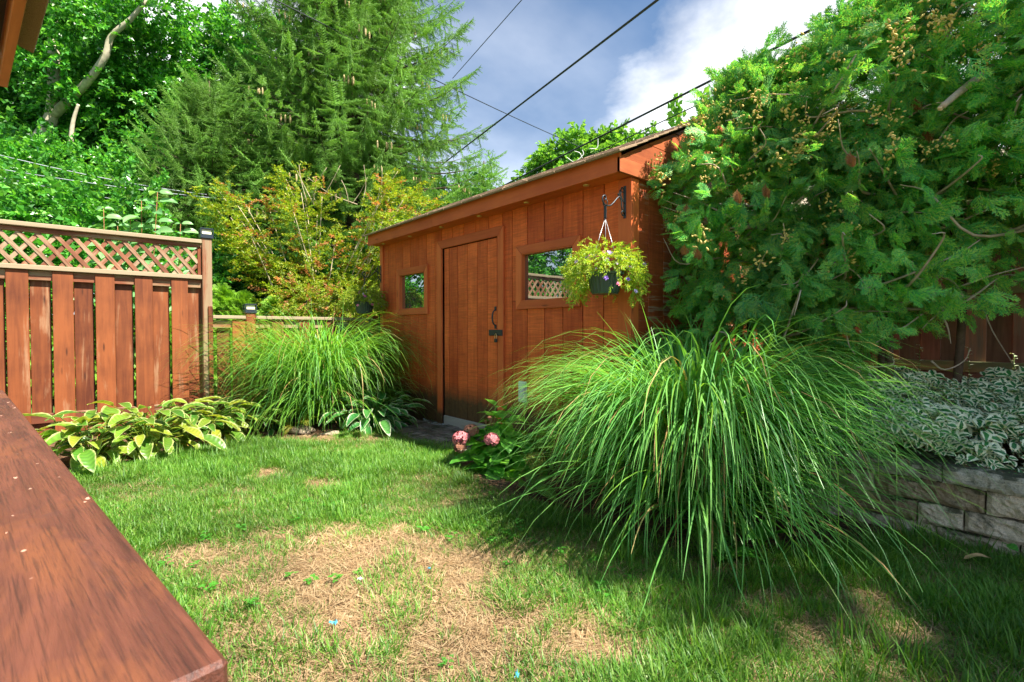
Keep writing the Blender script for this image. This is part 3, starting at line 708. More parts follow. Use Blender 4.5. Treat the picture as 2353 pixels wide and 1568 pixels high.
# padlock
pv = np.array([SU-.052, 3.70, .955])
pad = thing('padlock', pv, 'small black padlock with brass shackle hanging on the shed door hasp', 'padlock')
part('lock_body', box_mesh('lock_body', .02, .040, .036, M_wire, .006), pad, pv)
tube_part('shackle', [pv+[0, -.014, .012], pv+[0, -.014, .045], pv+[0, -.006, .062], pv+[0, .006, .062], pv+[0, .014, .045], pv+[0, .014, .012]], .0035, M_brass, pad, 6)

# ------------------------------------------------------------------ tall fence with lattice
FV = 6.45
tf = thing('lattice_fence', (-1.0, FV, 0), 'tall red brown board fence with diagonal lattice on top beside the hosta bed', 'fence')
k = 0; x = .723
fz = 1.612
while x > -6.5:
    box('board', (x, x+.150), (FV-.022+rng.normal()*.001, FV-.003), (-.01+rng.random()*.01, fz), M_fence, tf, .003)
    xb = x+.153
    box('board', (xb, xb+.146), (FV+.041, FV+.060), (.03, 1.56), M_fence, tf, .003)
    x -= .3125
box('board', (-6.9, -6.75), (FV-.022, FV-.003), (0, fz), M_fence, tf)
for a, b in ((-6.6, -3.9), (-3.80, -1.17), (-1.07, 1.005)):
    box('rail', (a, b), (FV, FV+.038), (1.522, 1.612), M_fence_x, tf, .003)
    box('rail', (a, b), (FV, FV+.038), (.172, .262), M_fence_x, tf, .003)
    box('lattice_rail', (a, b), (FV-.045, FV+.06), (1.615, 1.660), M_cap if b > 0 else M_fence_x, tf, .004)
    box('lattice_rail', (a, b), (FV-.02, FV+.035), (1.965, 2.005), M_fence_x, tf, .003)
    box('cap_rail', (a-.0, b), (FV-.055, FV+.065), (2.008, 2.05), M_cap, tf, .005)
    box('lattice_stile', (b-.036, b-.002), (FV-.012, FV+.03), (1.663, 1.963), M_fence, tf, .002)
    # lattice slats
    z0, z1 = 1.662, 1.964; hgt = z1-z0; pit = .1285; an_ = R(52); dx = hgt/math.tan(an_)
    for sgn, yy in ((-1, FV-.006), (1, FV+.003)):
        xx = a-dx
        while xx < b-.036:
            # run from (xx, z0) to (xx+dx, z1), clipped to a..b
            t0 = max(0, (a-xx)/dx); t1 = min(1, (b-.036-xx)/dx)
            if t1-t0 > .12:
                p0 = np.array([xx+dx*t0, z0+hgt*t0]); p1 = np.array([xx+dx*t1, z0+hgt*t1])
                if sgn < 0: p0, p1 = np.array([a+b-.036-p0[0], p0[1]]), np.array([a+b-.036-p1[0], p1[1]])
                L = np.linalg.norm(p1-p0); aa = math.atan2(p1[1]-p0[1], p1[0]-p0[0])
                part('lattice_slat', box_mesh('lattice_slat', round(L+.012, 3), .007, .036, M_lattice, .0012), tf, ((p0[0]+p1[0])/2, yy, (p0[1]+p1[1])/2), (0, -aa, 0))
            xx += pit
for u in (-3.85, -1.12, 1.055):
    box('post', (u-.047, u+.047), (FV-.04, FV+.054), (-.02, 2.07 if u > 0 else 2.0), M_post, tf, .005)
box('notched_board', (1.058, 1.101), (FV-.060, FV-.041), (0, 1.32), M_fence, tf, .003)
def cap_light(u, v, z, label, s=1.):
    t = thing('post_cap_light', (u, v, z), label, 'post light', 'solar lights on the fence posts')
    def b(n, x, y, zz_, m, bev=.002): box(n, (u+x[0]*s, u+x[1]*s), (v+y[0]*s, v+y[1]*s), (z+zz_[0]*s, z+zz_[1]*s), m, t, bev)
    b('base', (-.062, .062), (-.062, .062), (0, .045), M_lampb, .003)
    b('lens', (-.045, .045), (-.045, .045), (.046, .098), M_lamplens)
    b('top_cover', (-.062, .062), (-.062, .062), (.099, .112), M_lampb)
    for sx in (-1, 1):
        for sy in (-1, 1): b('corner_post', (sx*.060-.004, sx*.060+.004) if sx > 0 else (-.064, -.052), (sy*.056-.006, sy*.056+.006), (.046, .098), M_lampb, .001)
cap_light(1.055, FV+.007, 2.071, 'black solar cap light on top of the tall fence post')
# ------------------------------------------------------------------ low fence
lf = thing('low_fence', (2.0, FV, 0), 'low red brown board fence between the tall fence post and the shed', 'fence')
for a, b in ((1.104, 1.437), (1.545, 3.0)):
    box('cap_rail', (a, b), (FV-.045, FV+.055), (1.185, 1.222), M_cap, lf, .004)
    box('rail', (a, b), (FV, FV+.038), (1.08, 1.165), M_fence_x, lf, .003)
    box('rail', (a, b), (FV, FV+.038), (.2, .285), M_fence_x, lf, .003)
for x, s in ((1.30, 0), (1.155, 1), (1.56, 1), (1.72, 0), (1.88, 1), (2.04, 0), (2.2, 1), (2.36, 0), (2.52, 1), (2.68, 0), (2.84, 1)):
    box('board', (x, x+.137), (FV-.022, FV-.003) if not s else (FV+.041, FV+.06), (0, 1.18 if not s else 1.10), M_fence, lf, .003)
box('post', (1.441, 1.541), (FV-.04, FV+.06), (-.02, 1.25), M_post2, lf, .004)
box('post', (3.0, 3.09), (FV-.04, FV+.05), (-.02, 1.25), M_post2, lf, .004)
cap_light(1.491, FV+.01, 1.252, 'black solar cap light on the low fence post', .98)
# ------------------------------------------------------------------ back fence behind the cedars
BU = 5.7
bf = thing('back_fence', (BU, -.5, .42), 'shaded brown board fence with green stained rails behind the cedar hedge', 'fence')
y = -3.2; k = 0
while y < 2.1:
    wd = .135
    if k % 2 == 0: box('board', (BU-.022, BU-.003), (y, y+wd), (.46, 2.2), M_backfence, bf, .003)
    else: box('board', (BU+.041, BU+.06), (y-.02, y+wd+.02), (.46, 2.2), M_backfence, bf, .003)
    y += .145; k += 1
for a, b in ((-3.2, -1.0), (-.9, 1.25), (1.35, 2.15)):
    for z in (.70, 1.35, 2.05): box('rail', (BU-.06, BU-.024), (a, b), (z, z+.09), M_backrail, bf, .003)
for yv in (-.95, 1.3): box('post', (BU-.075, BU+.02), (yv-.045, yv+.045), (.35, 2.25), M_backfence, bf, .004)

# ------------------------------------------------------------------ porch handrail near the camera and porch eave above it
wang = math.atan2(.991, -.131)-math.pi/2   # rotation of the porch frame: local y runs along the rail
ZR = .80
c0 = P(527, 1514, z=ZR)
hr = thing('porch_handrail', (c0[0], c0[1], 0), 'wide worn brown handrail board in the near left corner', 'handrail', rz=wang)
part('rail_board', box_mesh('rail_board', .26, 2.6, .040, M_rail, .004), hr, (-.13, 1.3, ZR-.020), local=True)
part('rail_support', box_mesh('rail_support', .038, 2.4, .089, M_rail, .003), hr, (-.13, 1.25, ZR-.086), local=True)
for k in range(2): part('post', box_mesh('post', .09, .09, .72, M_rail, .004), hr, (-.13, .12+k*2.25, .36-.02), local=True)
for k in range(17): part('baluster', box_mesh('baluster', .036, .036, .64, M_rail, .002), hr, (-.13, .24+k*.125, .35), local=True)
for k in (0,):
    part('bottom_rail', box_mesh('bottom_rail', .05, 2.2, .04, M_rail, .002), hr, (-.175, 1.25, .07), local=True)
e0 = P(17.6, 203, d=2.78)
pe = thing('porch_roof', (e0[0], e0[1], e0[2]), 'orange stained eave corner of a shingled porch roof above the camera', 'roof', rz=wang)
part('fascia_board', box_mesh('fascia_board', .038, 2.4, .14, M_eave, .003), pe, (-.019, -1.2, .07), local=True)
sl = R(20)
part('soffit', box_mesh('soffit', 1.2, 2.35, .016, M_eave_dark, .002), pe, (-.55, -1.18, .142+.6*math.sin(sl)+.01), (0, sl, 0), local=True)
part('shingle_edge', box_mesh('shingle_edge', 1.3, 2.15, .02, M_shingle, .003), pe, (-.52, -1.28, .168+.59*math.sin(sl)+.01), (0, sl, 0), local=True)
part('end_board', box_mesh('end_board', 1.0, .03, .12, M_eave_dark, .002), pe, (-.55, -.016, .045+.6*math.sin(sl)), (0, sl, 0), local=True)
for k in range(4): part('rafter', box_mesh('rafter', 1.0, .038, .12, M_eave, .003), pe, (-.55, -.62-k*.55, .055+.6*math.sin(sl)), (0, sl, 0), local=True)
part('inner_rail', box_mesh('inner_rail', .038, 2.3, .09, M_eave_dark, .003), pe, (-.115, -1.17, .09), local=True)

# ------------------------------------------------------------------ pavers, rocks, pebbles
row = 0; uu = 2.40; pvk = []
pav = thing('paver_path', (2.7, 4.2, 0), 'small grey brown paved step in front of the shed door', 'pavers')
while uu < 2.97:
    vv = 3.38+(.11 if row % 2 else 0)
    while vv < 4.98:
        wd = .215
        me = rough_block(.16, wd-.012, .05, int(uu*1000+vv*100), .003, .008, M_paver, 'paver')
        part('paver', me, pav, (uu+.08, vv+wd/2, -.004+rng.normal()*.003), (rng.normal()*.01, rng.normal()*.01, rng.normal()*.015)); vv += wd
    uu += .172; row += 1
def rock_mesh(name, s, mat, seed):
    bm = bmesh.new(); bmesh.ops.create_icosphere(bm, subdivisions=3, radius=1.); rr = np.random.default_rng(seed); ph = rr.random((4, 3))*6
    for vt in bm.verts:
        c = vt.co; n = sum(math.sin(c.x*q[0]+c.y*q[1]*1.7+c.z*q[2]+q[0]) for q in ph)*.07
        vt.co = Vector((c.x*s[0]*(1+n), c.y*s[1]*(1+n), max(-.3, c.z)*s[2]*(1+n)))
    me = bpy.data.meshes.new(name); bm.to_mesh(me); bm.free(); me.materials.append(mat); me.polygons.foreach_set('use_smooth', [True]*len(me.polygons)); return me
for (x, y, s, lab) in ((690, 985, (.17, .10, .05), 'flat tan rock at the foot of the left grass clump'), (760, 992, (.10, .06, .03), 'small tan rock right of the flat rock under the left grass'), (925, 968, (.055, .04, .03), 'small grey rock beside the pebbles at the shed door'), (1085, 1035, (.05, .05, .03), 'brown stone half hidden behind the pink hydrangea flowers')):
    p = P(x, y+8, z=0); o = part('rock', rock_mesh('rock', s, M_rock, int(x)), None, tuple(p+[0, 0, s[2]*.3]), (0, 0, x)); tag(o, lab, 'rock')
g = Geo(); rr = np.random.default_rng(5)
for i in range(70):
    p = P(975+rr.random()*45, 965+rr.random()*18, z=.0); s = .010+rr.random()*.012
    bm = bmesh.new(); bmesh.ops.create_icosphere(bm, subdivisions=1, radius=1.); V = [(v_.co.x*s*(1+rr.random()*.5)+p[0], v_.co.y*s*(1+rr.random()*.5)+p[1], v_.co.z*s*.7+.012) for v_ in bm.verts]; Fc = [tuple(v_.index for v_ in f.verts) for f in bm.faces]; bm.free(); g.add(V, Fc)
tag(part('pebbles', g.mesh('pebbles', M_pebble, True, False)), 'pale grey pebbles heaped at the left foot of the shed door', 'pebbles', kind='stuff')

# litter
def crumple(name, s, mat, seed):
    rr = np.random.default_rng(seed); n = 7; V = [((i/(n-1)-.5)*s[0], (j/(n-1)-.5)*s[1]+rr.normal()*s[1]*.12, abs(rr.normal())*s[2]) for i in range(n) for j in range(n)]
    g = Geo(); g.add(V, [(i*n+j, i*n+j+1, (i+1)*n+j+1, (i+1)*n+j) for i in range(n-1) for j in range(n-1)]); return g.mesh(name, mat, False, False)
for nm, x, y, s, mat, lab, cat in (('plastic_scrap', 765, 1434, (.030, .012, .008), M_bluescrap, 'torn light blue plastic scrap lying on the dry grass', 'litter'),
                                   ('plastic_scrap', 1188, 1556, (.012, .02, .008), M_bluescrap, 'tiny blue and white scrap at the bottom edge of the lawn', 'litter'),
                                   ('plastic_scrap', 986, 1308, (.014, .010, .005), M_bluescrap, 'small pale blue scrap in the straw below the hydrangea', 'litter'),
                                   ('paper_scrap', 829, 1332, (.022, .014, .006), M_paper, 'small white paper scrap in the middle of the dry patch', 'litter'),
                                   ('dry_leaf', 2245, 1284, None, M_drypaper, 'curled tan dry leaf on the grass at the foot of the block wall', 'leaf')):
    o = part(nm, crumple(nm, s, mat, int(x)) if s else big_leaf(.11, .035, 0, 25, -20, nl=7, nw=3, cup=.3, wave=.08).mesh(nm, mat, True), None, tuple(P(x-(0 if s else 30), y, z=.02)), (0, 0, -YAW-.2)); tag(o, lab, cat)

# ------------------------------------------------------------------ overhead cables
def cable(label, a, b, da, db, rad, mat=M_wire, sag=0., ext=(0, 0), name='power_line', sides=6):
    pa, pb = P(*a, d=da), P(*b, d=db); dv = pb-pa; pa, pb = pa-dv*ext[0], pb+dv*ext[1]
    ts = np.linspace(0, 1, 15); pts = pa+(pb-pa)*ts[:, None]; pts[:, 2] -= sag*4*ts*(1-ts); base = pts[0].copy()
    g = Geo(); g.add(*tube(pts-base, rad, sides)); o = part(name, g.mesh(name, mat, True, False), None, tuple(base)); return tag(o, label, 'cable', 'overhead cables')
cable('thick black cable crossing the sky from top centre down to the spruce', (1511, 0), (1027, 370), 6.0, 14., .016, ext=(.6, .25))
cable('thickest black cable running from the hedge top down behind the shed roof', (2000, 0), (1137, 437), 7.2, 17.5, .022, ext=(.4, .35))
cable('second thinner cable just below the thick one over the shed roof', (2115, 0), (1351, 360), 7.6, 14., .012, ext=(.3, 1.2))
cable('long thin cable hanging from top left across the spruce to the maple behind the roof', (653, 0), (1304, 323), 9., 17., .011, sag=.12, ext=(.3, .1))
cable('thin short looking cable in the blue sky right of the spruce top', (1199, 0), (1051, 168), 9., 12., .008, ext=(.4, .1))
cable('thin grey wire between the thick cable and the hedge top just above the shed ridge', (1404, 304), (1568, 296), 12.6, 12., .007, sag=.08, ext=(0, .5))
cable('uppermost of the three grey cables in front of the left trees', (0, 341), (397, 430), 7.6, 9.2, .0065, M_greywire, .12, ext=(.6, .25))
cable('middle of the three grey cables in front of the left trees', (0, 378), (447, 447), 7.6, 9.2, .0065, M_greywire, .08, ext=(.6, .2))
cable('lowest of the three grey cables in front of the left trees', (0, 402), (307, 461), 7.6, 9.0, .005, M_greywire, .05, ext=(.6, .45))
cp_ = P(1404, 301, d=13.2)
o = part('cable_clamp', box_mesh('cable_clamp', .06, .06, .12, M_wire, .01), None, tuple(cp_)); tag(o, 'small clamp on the thick cable above the shed ridge', 'clamp')
cl = thing('cable_splice', P(1330, 350, d=14.), 'white looped wires spliced to the thick cable in front of the maple', 'cable splice')
for pts in ([(1302, 362), (1320, 372), (1340, 356), (1338, 345)], [(1354, 342), (1372, 340), (1374, 315)], [(1320, 348), (1332, 352), (1338, 364)]):
    tube_part('wire_loop', [P(x, y, d=14.) for x, y in pts], .010, M_white, cl, 5)
# ================================================================== LAWN GRASS
def blade_strip(p, az, L, Wd, lean0, lean1, n=3):
    V = []; A = []; q = np.array(p, float); h = np.array([math.cos(az), math.sin(az), 0]); s = np.array([-math.sin(az), math.cos(az), 0])
    for i in range(n+1):
        t = i/n; wd = Wd*.5*(1-t**2.2)+.0001; V += [q-s*wd, q+s*wd]; A += [(-1, t, 0), (1, t, 0)]
        a = lean0+(lean1-lean0)*t; q = q+(h*math.sin(a)+np.array([0, 0, math.cos(a)]))*L/n
    return V, [(2*i, 2*i+1, 2*i+3, 2*i+2) for i in range(n)], A
def tuft_col(name, mat, k, n, rad, L, Wd, l0, l1):
    ms = []
    for j in range(k):
        r = np.random.default_rng(j+len(name)*13); g = Geo()
        for i in range(n):
            a = r.random()*6.28; q = rad*math.sqrt(r.random()); az = a+r.normal()*.9
            g.add(*blade_strip((math.cos(a)*q, math.sin(a)*q, 0), az, L*(.5+.8*r.random()), Wd*(.7+.6*r.random()), l0[0]+(l0[1]-l0[0])*r.random(), l1[0]+(l1[1]-l1[0])*r.random()))
        ms.append(g.mesh(name, mat))
    return variants_collection(name, ms)
C_green = tuft_col('lawn_tuft', M_lawn, 8, 22, .06, .050, .0032, (.1, 1.0), (.6, 1.7))
C_long = tuft_col('lawn_tuft_long', M_lawn, 5, 14, .04, .12, .0050, (.0, .45), (.5, 1.5))
C_straw = tuft_col('straw_tuft', M_straw, 8, 24, .07, .046, .0022, (1.2, 1.55), (1.4, 1.75))
def inside(px, py, poly):
    poly = np.asarray(poly); c = np.zeros(len(px), bool); j = len(poly)-1
    for i in range(len(poly)):
        xi, yi = poly[i]; xj, yj = poly[j]
        c ^= ((yi > py) != (yj > py)) & (px < (xj-xi)*(py-yi)/(yj-yi+1e-12)+xi); j = i
    return c
class VN:
    """smooth value noise on the ground plane"""
    def __init__(s, seed): s.g = np.random.default_rng(seed).random((64, 64))
    def __call__(s, x, y, f):
        x = x*f+31.7; y = y*f+17.3; i = np.floor(x).astype(int); j = np.floor(y).astype(int); a = x-i; b = y-j; a = a*a*(3-2*a); b = b*b*(3-2*b)
        G = lambda p, q: s.g[p % 64, q % 64]
        return (G(i, j)*(1-a)+G(i+1, j)*a)*(1-b)+(G(i, j+1)*(1-a)+G(i+1, j+1)*a)*b
N1, N2 = VN(3), VN(9)
DRY = [(900, 1560, 480, 90, .9), (820, 1300, 330, 95, 1.), (640, 1330, 230, 80, .8), (860, 1450, 360, 110, .85), (1190, 1500, 320, 100, .85), (1340, 1530, 200, 80, .7), (700, 1540, 200, 60, .6), (620, 1092, 45, 14, .9), (560, 1143, 48, 16, .85), (745, 1118, 55, 16, .85),
       (1880, 1455, 70, 32, .9), (1790, 1385, 110, 30, .6), (2150, 1350, 90, 26, .6), (430, 1290, 110, 40, .75), (1010, 1275, 110, 26, .75), (2090, 1490, 130, 40, .45), (880, 1010, 260, 9, .6), (700, 1010, 120, 12, .9), (1630, 1330, 60, 18, .6), (500, 1420, 120, 60, .4), (1980, 1390, 120, 40, .45)]
def proj_ground(x, y):
    q = np.stack([x, y, np.zeros_like(x)], -1)-CP; d = q@FW; return CX+F*(q@RT)/d, CY-F*(q@UP)/d, d
def dryness(x, y):
    px, py, d = proj_ground(x, y); f = np.zeros_like(x)
    for cx, cy, rx, ry, a in DRY:
        k = 1-((px-cx)/rx)**2*.8-((py-cy)/ry)**2*.8
        f = np.maximum(f, a*np.clip(k*1.4, 0, 1)*(d > .3))
    f = .08+f*.9+.42*(N1(x, y, 3.2)-.5)+.30*(N1(x+9, y+4, 7.)-.5)+.60*(N2(x, y, 14.)-.5)*(.35+(f > .08))
    return np.clip(f, 0, 1)
def sample_ground(n, u0, u1, v0, v1, poly):
    x = rng.uniform(u0, u1, n); y = rng.uniform(v0, v1, n); k = inside(x, y, poly)
    px, py, d = proj_ground(x, y); k &= (d > .5) & (px > -420) & (px < 2800) & (py < 2300)
    return x[k], y[k]
def place(name, col, x, y, scl, z=0., extra=None):
    n = len(x); rot = np.stack([rng.normal(0, .08, n), rng.normal(0, .08, n), rng.uniform(0, 6.28, n)], 1)
    return scatter(name, col, np.stack([x, y, np.full(n, z)], 1), rot, scl)
x, y = sample_ground(52000, -3.2, 3.25, -.6, 5.25, LAWN)
dr = dryness(x, y); keep = rng.random(len(x)) > np.clip(dr*1.15-.06, 0, .90)
px, py, dd = proj_ground(x, y)
keep &= rng.random(len(x)) < np.clip(.45+1.1/np.maximum(dd, .5), 0, 1)
x, y = x[keep], y[keep]; hn = .62+.75*N2(x+5, y+3, 2.3)
tag(place('lawn_grass', C_green, x, y, hn*rng.uniform(.75, 1.25, len(x))*(1-.45*dryness(x, y))), 'short green lawn grass thinning into dry patches', 'grass', kind='stuff')
x, y = sample_ground(5200, -3.2, 3.25, -.6, 5.25, LAWN); px, py, dd = proj_ground(x, y)
k = (N1(x+3, y, 1.9)+.5*(px > 1500)+.35*(py < 1250)*(px < 800) > .78) & (dryness(x, y) < .35)
x, y = x[k], y[k]
tag(place('long_grass', C_long, x, y, rng.uniform(.6, 1.1, len(x))), 'longer tufts of green grass in the shaded lawn and along its edges', 'grass', kind='stuff')
x, y = sample_ground(44000, -3.2, 3.25, -.6, 5.25, LAWN)
k = rng.random(len(x)) < np.clip(.22+dryness(x, y)*1.4, 0, 1); x, y = x[k], y[k]
tag(place('straw_grass', C_straw, x, y, rng.uniform(.7, 1.3, len(x)), .002), 'dry straw coloured dead grass lying flat in the worn patches', 'grass', kind='stuff')
x, y = sample_ground(9000, -1.5, 3.2, -.2, 4.8, LAWN); k = (N2(x+11, y+6, 5.5) > .66) & (dryness(x, y) > .25); x, y = x[k], y[k]
tag(place('grass_tufts', C_green, x, y, rng.uniform(.7, 1.25, len(x))), 'scattered green grass tufts sprouting inside the dry patch', 'grass', kind='stuff')
C_clov = []
for j in range(4):
    g = Geo(); r_ = np.random.default_rng(j+300)
    for i in range(9):
        a = r_.random()*6.28; c = np.array([math.cos(a), math.sin(a), 0])*.035*r_.random()+[0, 0, .02+.02*r_.random()]
        for k in range(3): b_ = a+k*2.1; g.add(*leaf_tri(c, np.array([math.cos(b_), math.sin(b_), .15]), np.array([0, 0, 1.]), .012, .011, .1))
    C_clov.append(g.mesh('clover_tuft', M_weed))
C_clov = variants_collection('clover_tuft', C_clov)
x, y = sample_ground(9000, -1.5, 3.2, -.2, 4.8, LAWN); k = (N1(x+7, y+2, 2.6) > .70) | ((np.hypot((proj_ground(x, y)[0]-480)/140, (proj_ground(x, y)[1]-1290)/50) < 1) & (rng.random(len(x)) < .6)); k &= rng.random(len(x)) < .05
tag(place('clover', C_clov, x[k], y[k], rng.uniform(.7, 1.2, k.sum())), 'small clover leaves growing in patches of the lawn', 'clover', kind='stuff')
# grass blades creeping between pavers
x = rng.uniform(2.36, 2.98, 150); y = rng.uniform(3.4, 5.0, 150); gap = (np.abs(((x-2.40) % .172)-.165) < .02) | (x < 2.45)
tag(place('paver_moss', C_green, x[gap], y[gap], .45, .0), 'small grass blades in the joints of the paved step', 'grass', kind='stuff')

# ================================================================== ORNAMENTAL GRASS
def miscanthus(name, base, n, Lr, mats, label, r0=.16, spread=(.05, .75), end=(1.5, 2.9), bias=None, Wd=.0075, zlim=.015, nn=11, wander=.30, skirt=.34):
    r = np.random.default_rng(int(abs(base[0])*977)); g = Geo(); base = np.array([base[0], base[1], 0.])
    for i in range(n):
        a = r.random()*2*math.pi; q = r0*math.sqrt(r.random()); p = np.array([math.cos(a)*q, math.sin(a)*q, 0.])
        az = a+r.normal()*.45
        sp = r.random()**.9; th0 = spread[0]+(spread[1]-spread[0])*sp; th1 = end[0]+(end[1]-end[0])*r.random()**.7; L = Lr[0]+(Lr[1]-Lr[0])*r.random()**.8
        if bias is not None:
            L *= 1+bias[1]*math.cos(az-bias[0])-.20*max(0, math.cos(az-math.radians(139)))-.14*max(0, math.cos(az+math.radians(41)))-.10*max(0, math.cos(az+math.radians(90)))
        if r.random() < skirt: th0 = .35+.75*r.random(); th1 = 2.0+1.0*r.random(); L *= .55+.35*r.random()
        if r.random() < .02: th1 = .35+.5*r.random(); L *= .8
        mi = 2 if r.random() < .045 else (1 if r.random() < mats[3] else 0)
        wv = r.normal()*wander; V = []; A = []; h0 = az; pw = 1.55+r.random()*.6; ww = Wd*(.7+.6*r.random())
        kk = int(nn*(.55+.4*r.random())) if r.random() < .14 else 99; kd = .5+.7*r.random()
        for s in range(nn+1):
            t = s/nn; wd = ww*.5*min(1, .35+t*3)*(1-t**3)+.0004; h = np.array([math.cos(h0), math.sin(h0), 0]); sd_ = np.array([-math.sin(h0), math.cos(h0), 0])
            V += [p-sd_*wd, p+np.array([0, 0, -wd*.25]), p+sd_*wd]; A += [(-1, t, 0), (0, t, 0), (1, t, 0)]
            th = th0+(th1-th0)*t**pw+(kd if s >= kk else 0); th = min(th, 3.12); step = (h*math.sin(th)*(.12 if p[2] <= zlim+.03 and s > 2 else 1.)+np.array([0, 0, math.cos(th)]))*L/nn; p = p+step
            if p[2] < zlim: p[2] = zlim+r.random()*.02
            h0 += wv/nn
        g.add(V, [(3*s+k, 3*s+k+1, 3*s+k+4, 3*s+k+3) for s in range(nn) for k in range(2)], A, mi)
    t = thing(name, base, label, 'ornamental grass', None)
    part('blades', g.mesh('blades', list(mats[:3]), True), t, base, kind='stuff')
    gg = Geo()
    for i in range(60):
        a = r.random()*6.28; q = r0*r.random(); b = np.array([math.cos(a)*q, math.sin(a)*q, 0]); gg.add(*tube([b, b*1.25+[0, 0, .16+.15*r.random()]], .004, 4))
    part('stems', gg.mesh('stems', M_stem, False, False), t, base, kind='stuff')
    return t
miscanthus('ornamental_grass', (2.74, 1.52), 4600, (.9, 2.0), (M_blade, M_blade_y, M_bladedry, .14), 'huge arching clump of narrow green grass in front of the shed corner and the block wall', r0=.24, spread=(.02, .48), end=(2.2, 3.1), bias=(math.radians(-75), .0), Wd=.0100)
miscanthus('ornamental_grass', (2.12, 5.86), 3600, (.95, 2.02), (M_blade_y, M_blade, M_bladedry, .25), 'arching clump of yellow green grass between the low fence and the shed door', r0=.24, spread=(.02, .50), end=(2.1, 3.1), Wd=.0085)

# ================================================================== HOSTAS
def hosta(base, n, mats, label, rad, leafL, dead=0., seed=1, sq=1., dirb=None):
    r = np.random.default_rng(seed); base = np.array([base[0], base[1], 0.])
    t = thing('hosta', base, label, 'hosta')
    vs = []
    for k in range(12):
        f = (k % 6)/5; low = k >= 6; L = leafL*(.8+.4*r.random()); pet = (rad*(.85+.35*f)-L*.35)*(.55+.1*r.random() if low else 1.)
        g = big_leaf(L, L*(.38+.08*r.random()), max(.03, pet), (74 if low else 88)-(40 if low else 34)*f, (-62 if low else -30)-24*f+24*r.random(), nl=9, nw=4, cup=.34, wave=.05)
        vs.append([g.mesh('leaf', m, True) for m in mats])
    for i in range(n):
        f = (i+.5)/n; a = i*2.39996+r.normal()*.25; mi = 1 if dead and r.random() < dead else 0
        k = min(5, int(f*6+r.normal()*.6)) % 6+(6 if r.random() < .45 else 0)
        part('leaf', vs[k][mi], t, base+[math.cos(a)*.05*f, math.sin(a)*.05*f, 0], (r.normal()*.25, r.normal()*.12, a), (.62 if mi else .78)+.4*r.random()*(0 if mi else 1))
    return t
hosta((.42, 5.36), 150, (M_hosta, M_hosta_dead), 'large sprawling hosta with yellowing cream edged leaves in the middle of the tall fence', .54, .20, .04, 3)
hosta((.92, 5.55), 140, (M_hosta, M_hosta_dead), 'dense yellowing hosta right of the big one, in front of the tall fence post', .48, .185, .08, 8)
hosta((.04, 5.22), 80, (M_hosta, M_hosta_dead), 'low hosta with broad striped leaves at the left end by the handrail', .42, .22, .02, 13)
hosta((2.36, 5.0), 120, (M_hosta2, M_hosta_dead), 'rounded green hosta with cream edges beside the shed door', .42, .19, .0, 21)
hosta((1.52, 5.62), 24, (M_hosta2, M_hosta_dead), 'small variegated hosta under the left edge of the grass clump', .26, .13, .05, 31)
# dry flower stalks above the second hosta
for x0, x1, yt, lab in ((838, 845, 775, 'left dry hosta flower stalk in front of the yellow green grass clump'), (868, 882, 810, 'right dry hosta flower stalk in front of the yellow green grass clump')):
    p0 = P(x0+15, 960, z=0); d_ = 5.2; top = P(x1, yt, d=d_)
    s = thing('seed_stalk', p0, lab, 'flower stalk'); tube_part('stem', [p0, (p0+top)/2+[.02, 0, .05], top], [.004, .002], M_greenstem, s, 4)
    g = Geo(); rr = np.random.default_rng(x0)
    for i in range(26):
        t_ = .55+.45*i/26; q = p0+(top-p0)*t_-p0; V, Fc, A = leaf_tri(q, unit(rr.normal(size=3)+[0, 0, -.3]), rr.normal(size=3), .028, .010); g.add(V, Fc, A)
    part('seed_pods', g.mesh('seed_pods', M_bladedry), s, p0, kind='stuff')

# ================================================================== HYDRANGEA
hyd_base = np.array([2.40, 3.02, 0.])
hy = thing('hydrangea', hyd_base, 'pink flowered hydrangea bush with bright green leaves at the corner of the paved step', 'hydrangea')
lv = [big_leaf(.15*(1+.12*k), .095*(1+.1*k), .03, 18-8*k, -28-10*k, 1.05, 10, 4, .14, .02, .06).mesh('leaf', M_hyd, True) for k in range(4)]
rr = np.random.default_rng(11); stems = []
tips = [P(1140, 935, d=3.98), P(1112, 985, d=3.85), P(1165, 1000, d=3.8), P(1085, 1045, d=3.8), P(1148, 1060, d=3.66), P(1195, 1045, d=3.75), P(1120, 1075, d=3.62), P(1180, 1090, d=3.6), P(1215, 1000, d=3.9), P(1095, 1010, d=3.95), P(1160, 955, d=3.98), P(1235, 1060, d=3.7)]
for q in tips:
    b = hyd_base+[rr.normal()*.05, rr.normal()*.05, 0]
    tube_part('stem', [b, (b+q)/2+[0, 0, .04], q], [.006, .003], M_greenstem, hy, 5)
    nl = 14
    for i in range(nl):
        s = 1-.075*(i//2); pp = b+(q-b)*max(.3, s-.02); a = i*math.pi/2*1.0+(i//2)*1.2+rr.normal()*.3
        part('leaf', lv[rr.integers(4)], hy, pp, (rr.normal()*.25, rr.normal()*.2, a), .75+.4*rr.random())
def flower_head(loc, rad, mat, parent, seed, n=70, name='flower_head'):
    r = np.random.default_rng(seed); g = Geo()
    for i in range(n):
        d = unit(r.normal(size=3)+[0, 0, .35]); c = d*rad*np.array([1, 1, .8])
        for k in range(4):
            a = k*math.pi/2+r.random(); s = unit(np.cross(d, [0.1, .3, 1])); q = np.cross(d, s); dr_ = s*math.cos(a)+q*math.sin(a)
            V, Fc, A = leaf_tri(c, unit(dr_+d*.25), d, rad*.40, rad*.36, .1); g.add(V, Fc, A)
    return part(name, g.mesh(name, mat, False, False), parent, loc)
flower_head(P(1060, 1008, d=3.78), .062, M_petal_hyd, hy, 1); flower_head(P(1083, 990, d=3.85), .055, M_petal_brown, hy, 2)
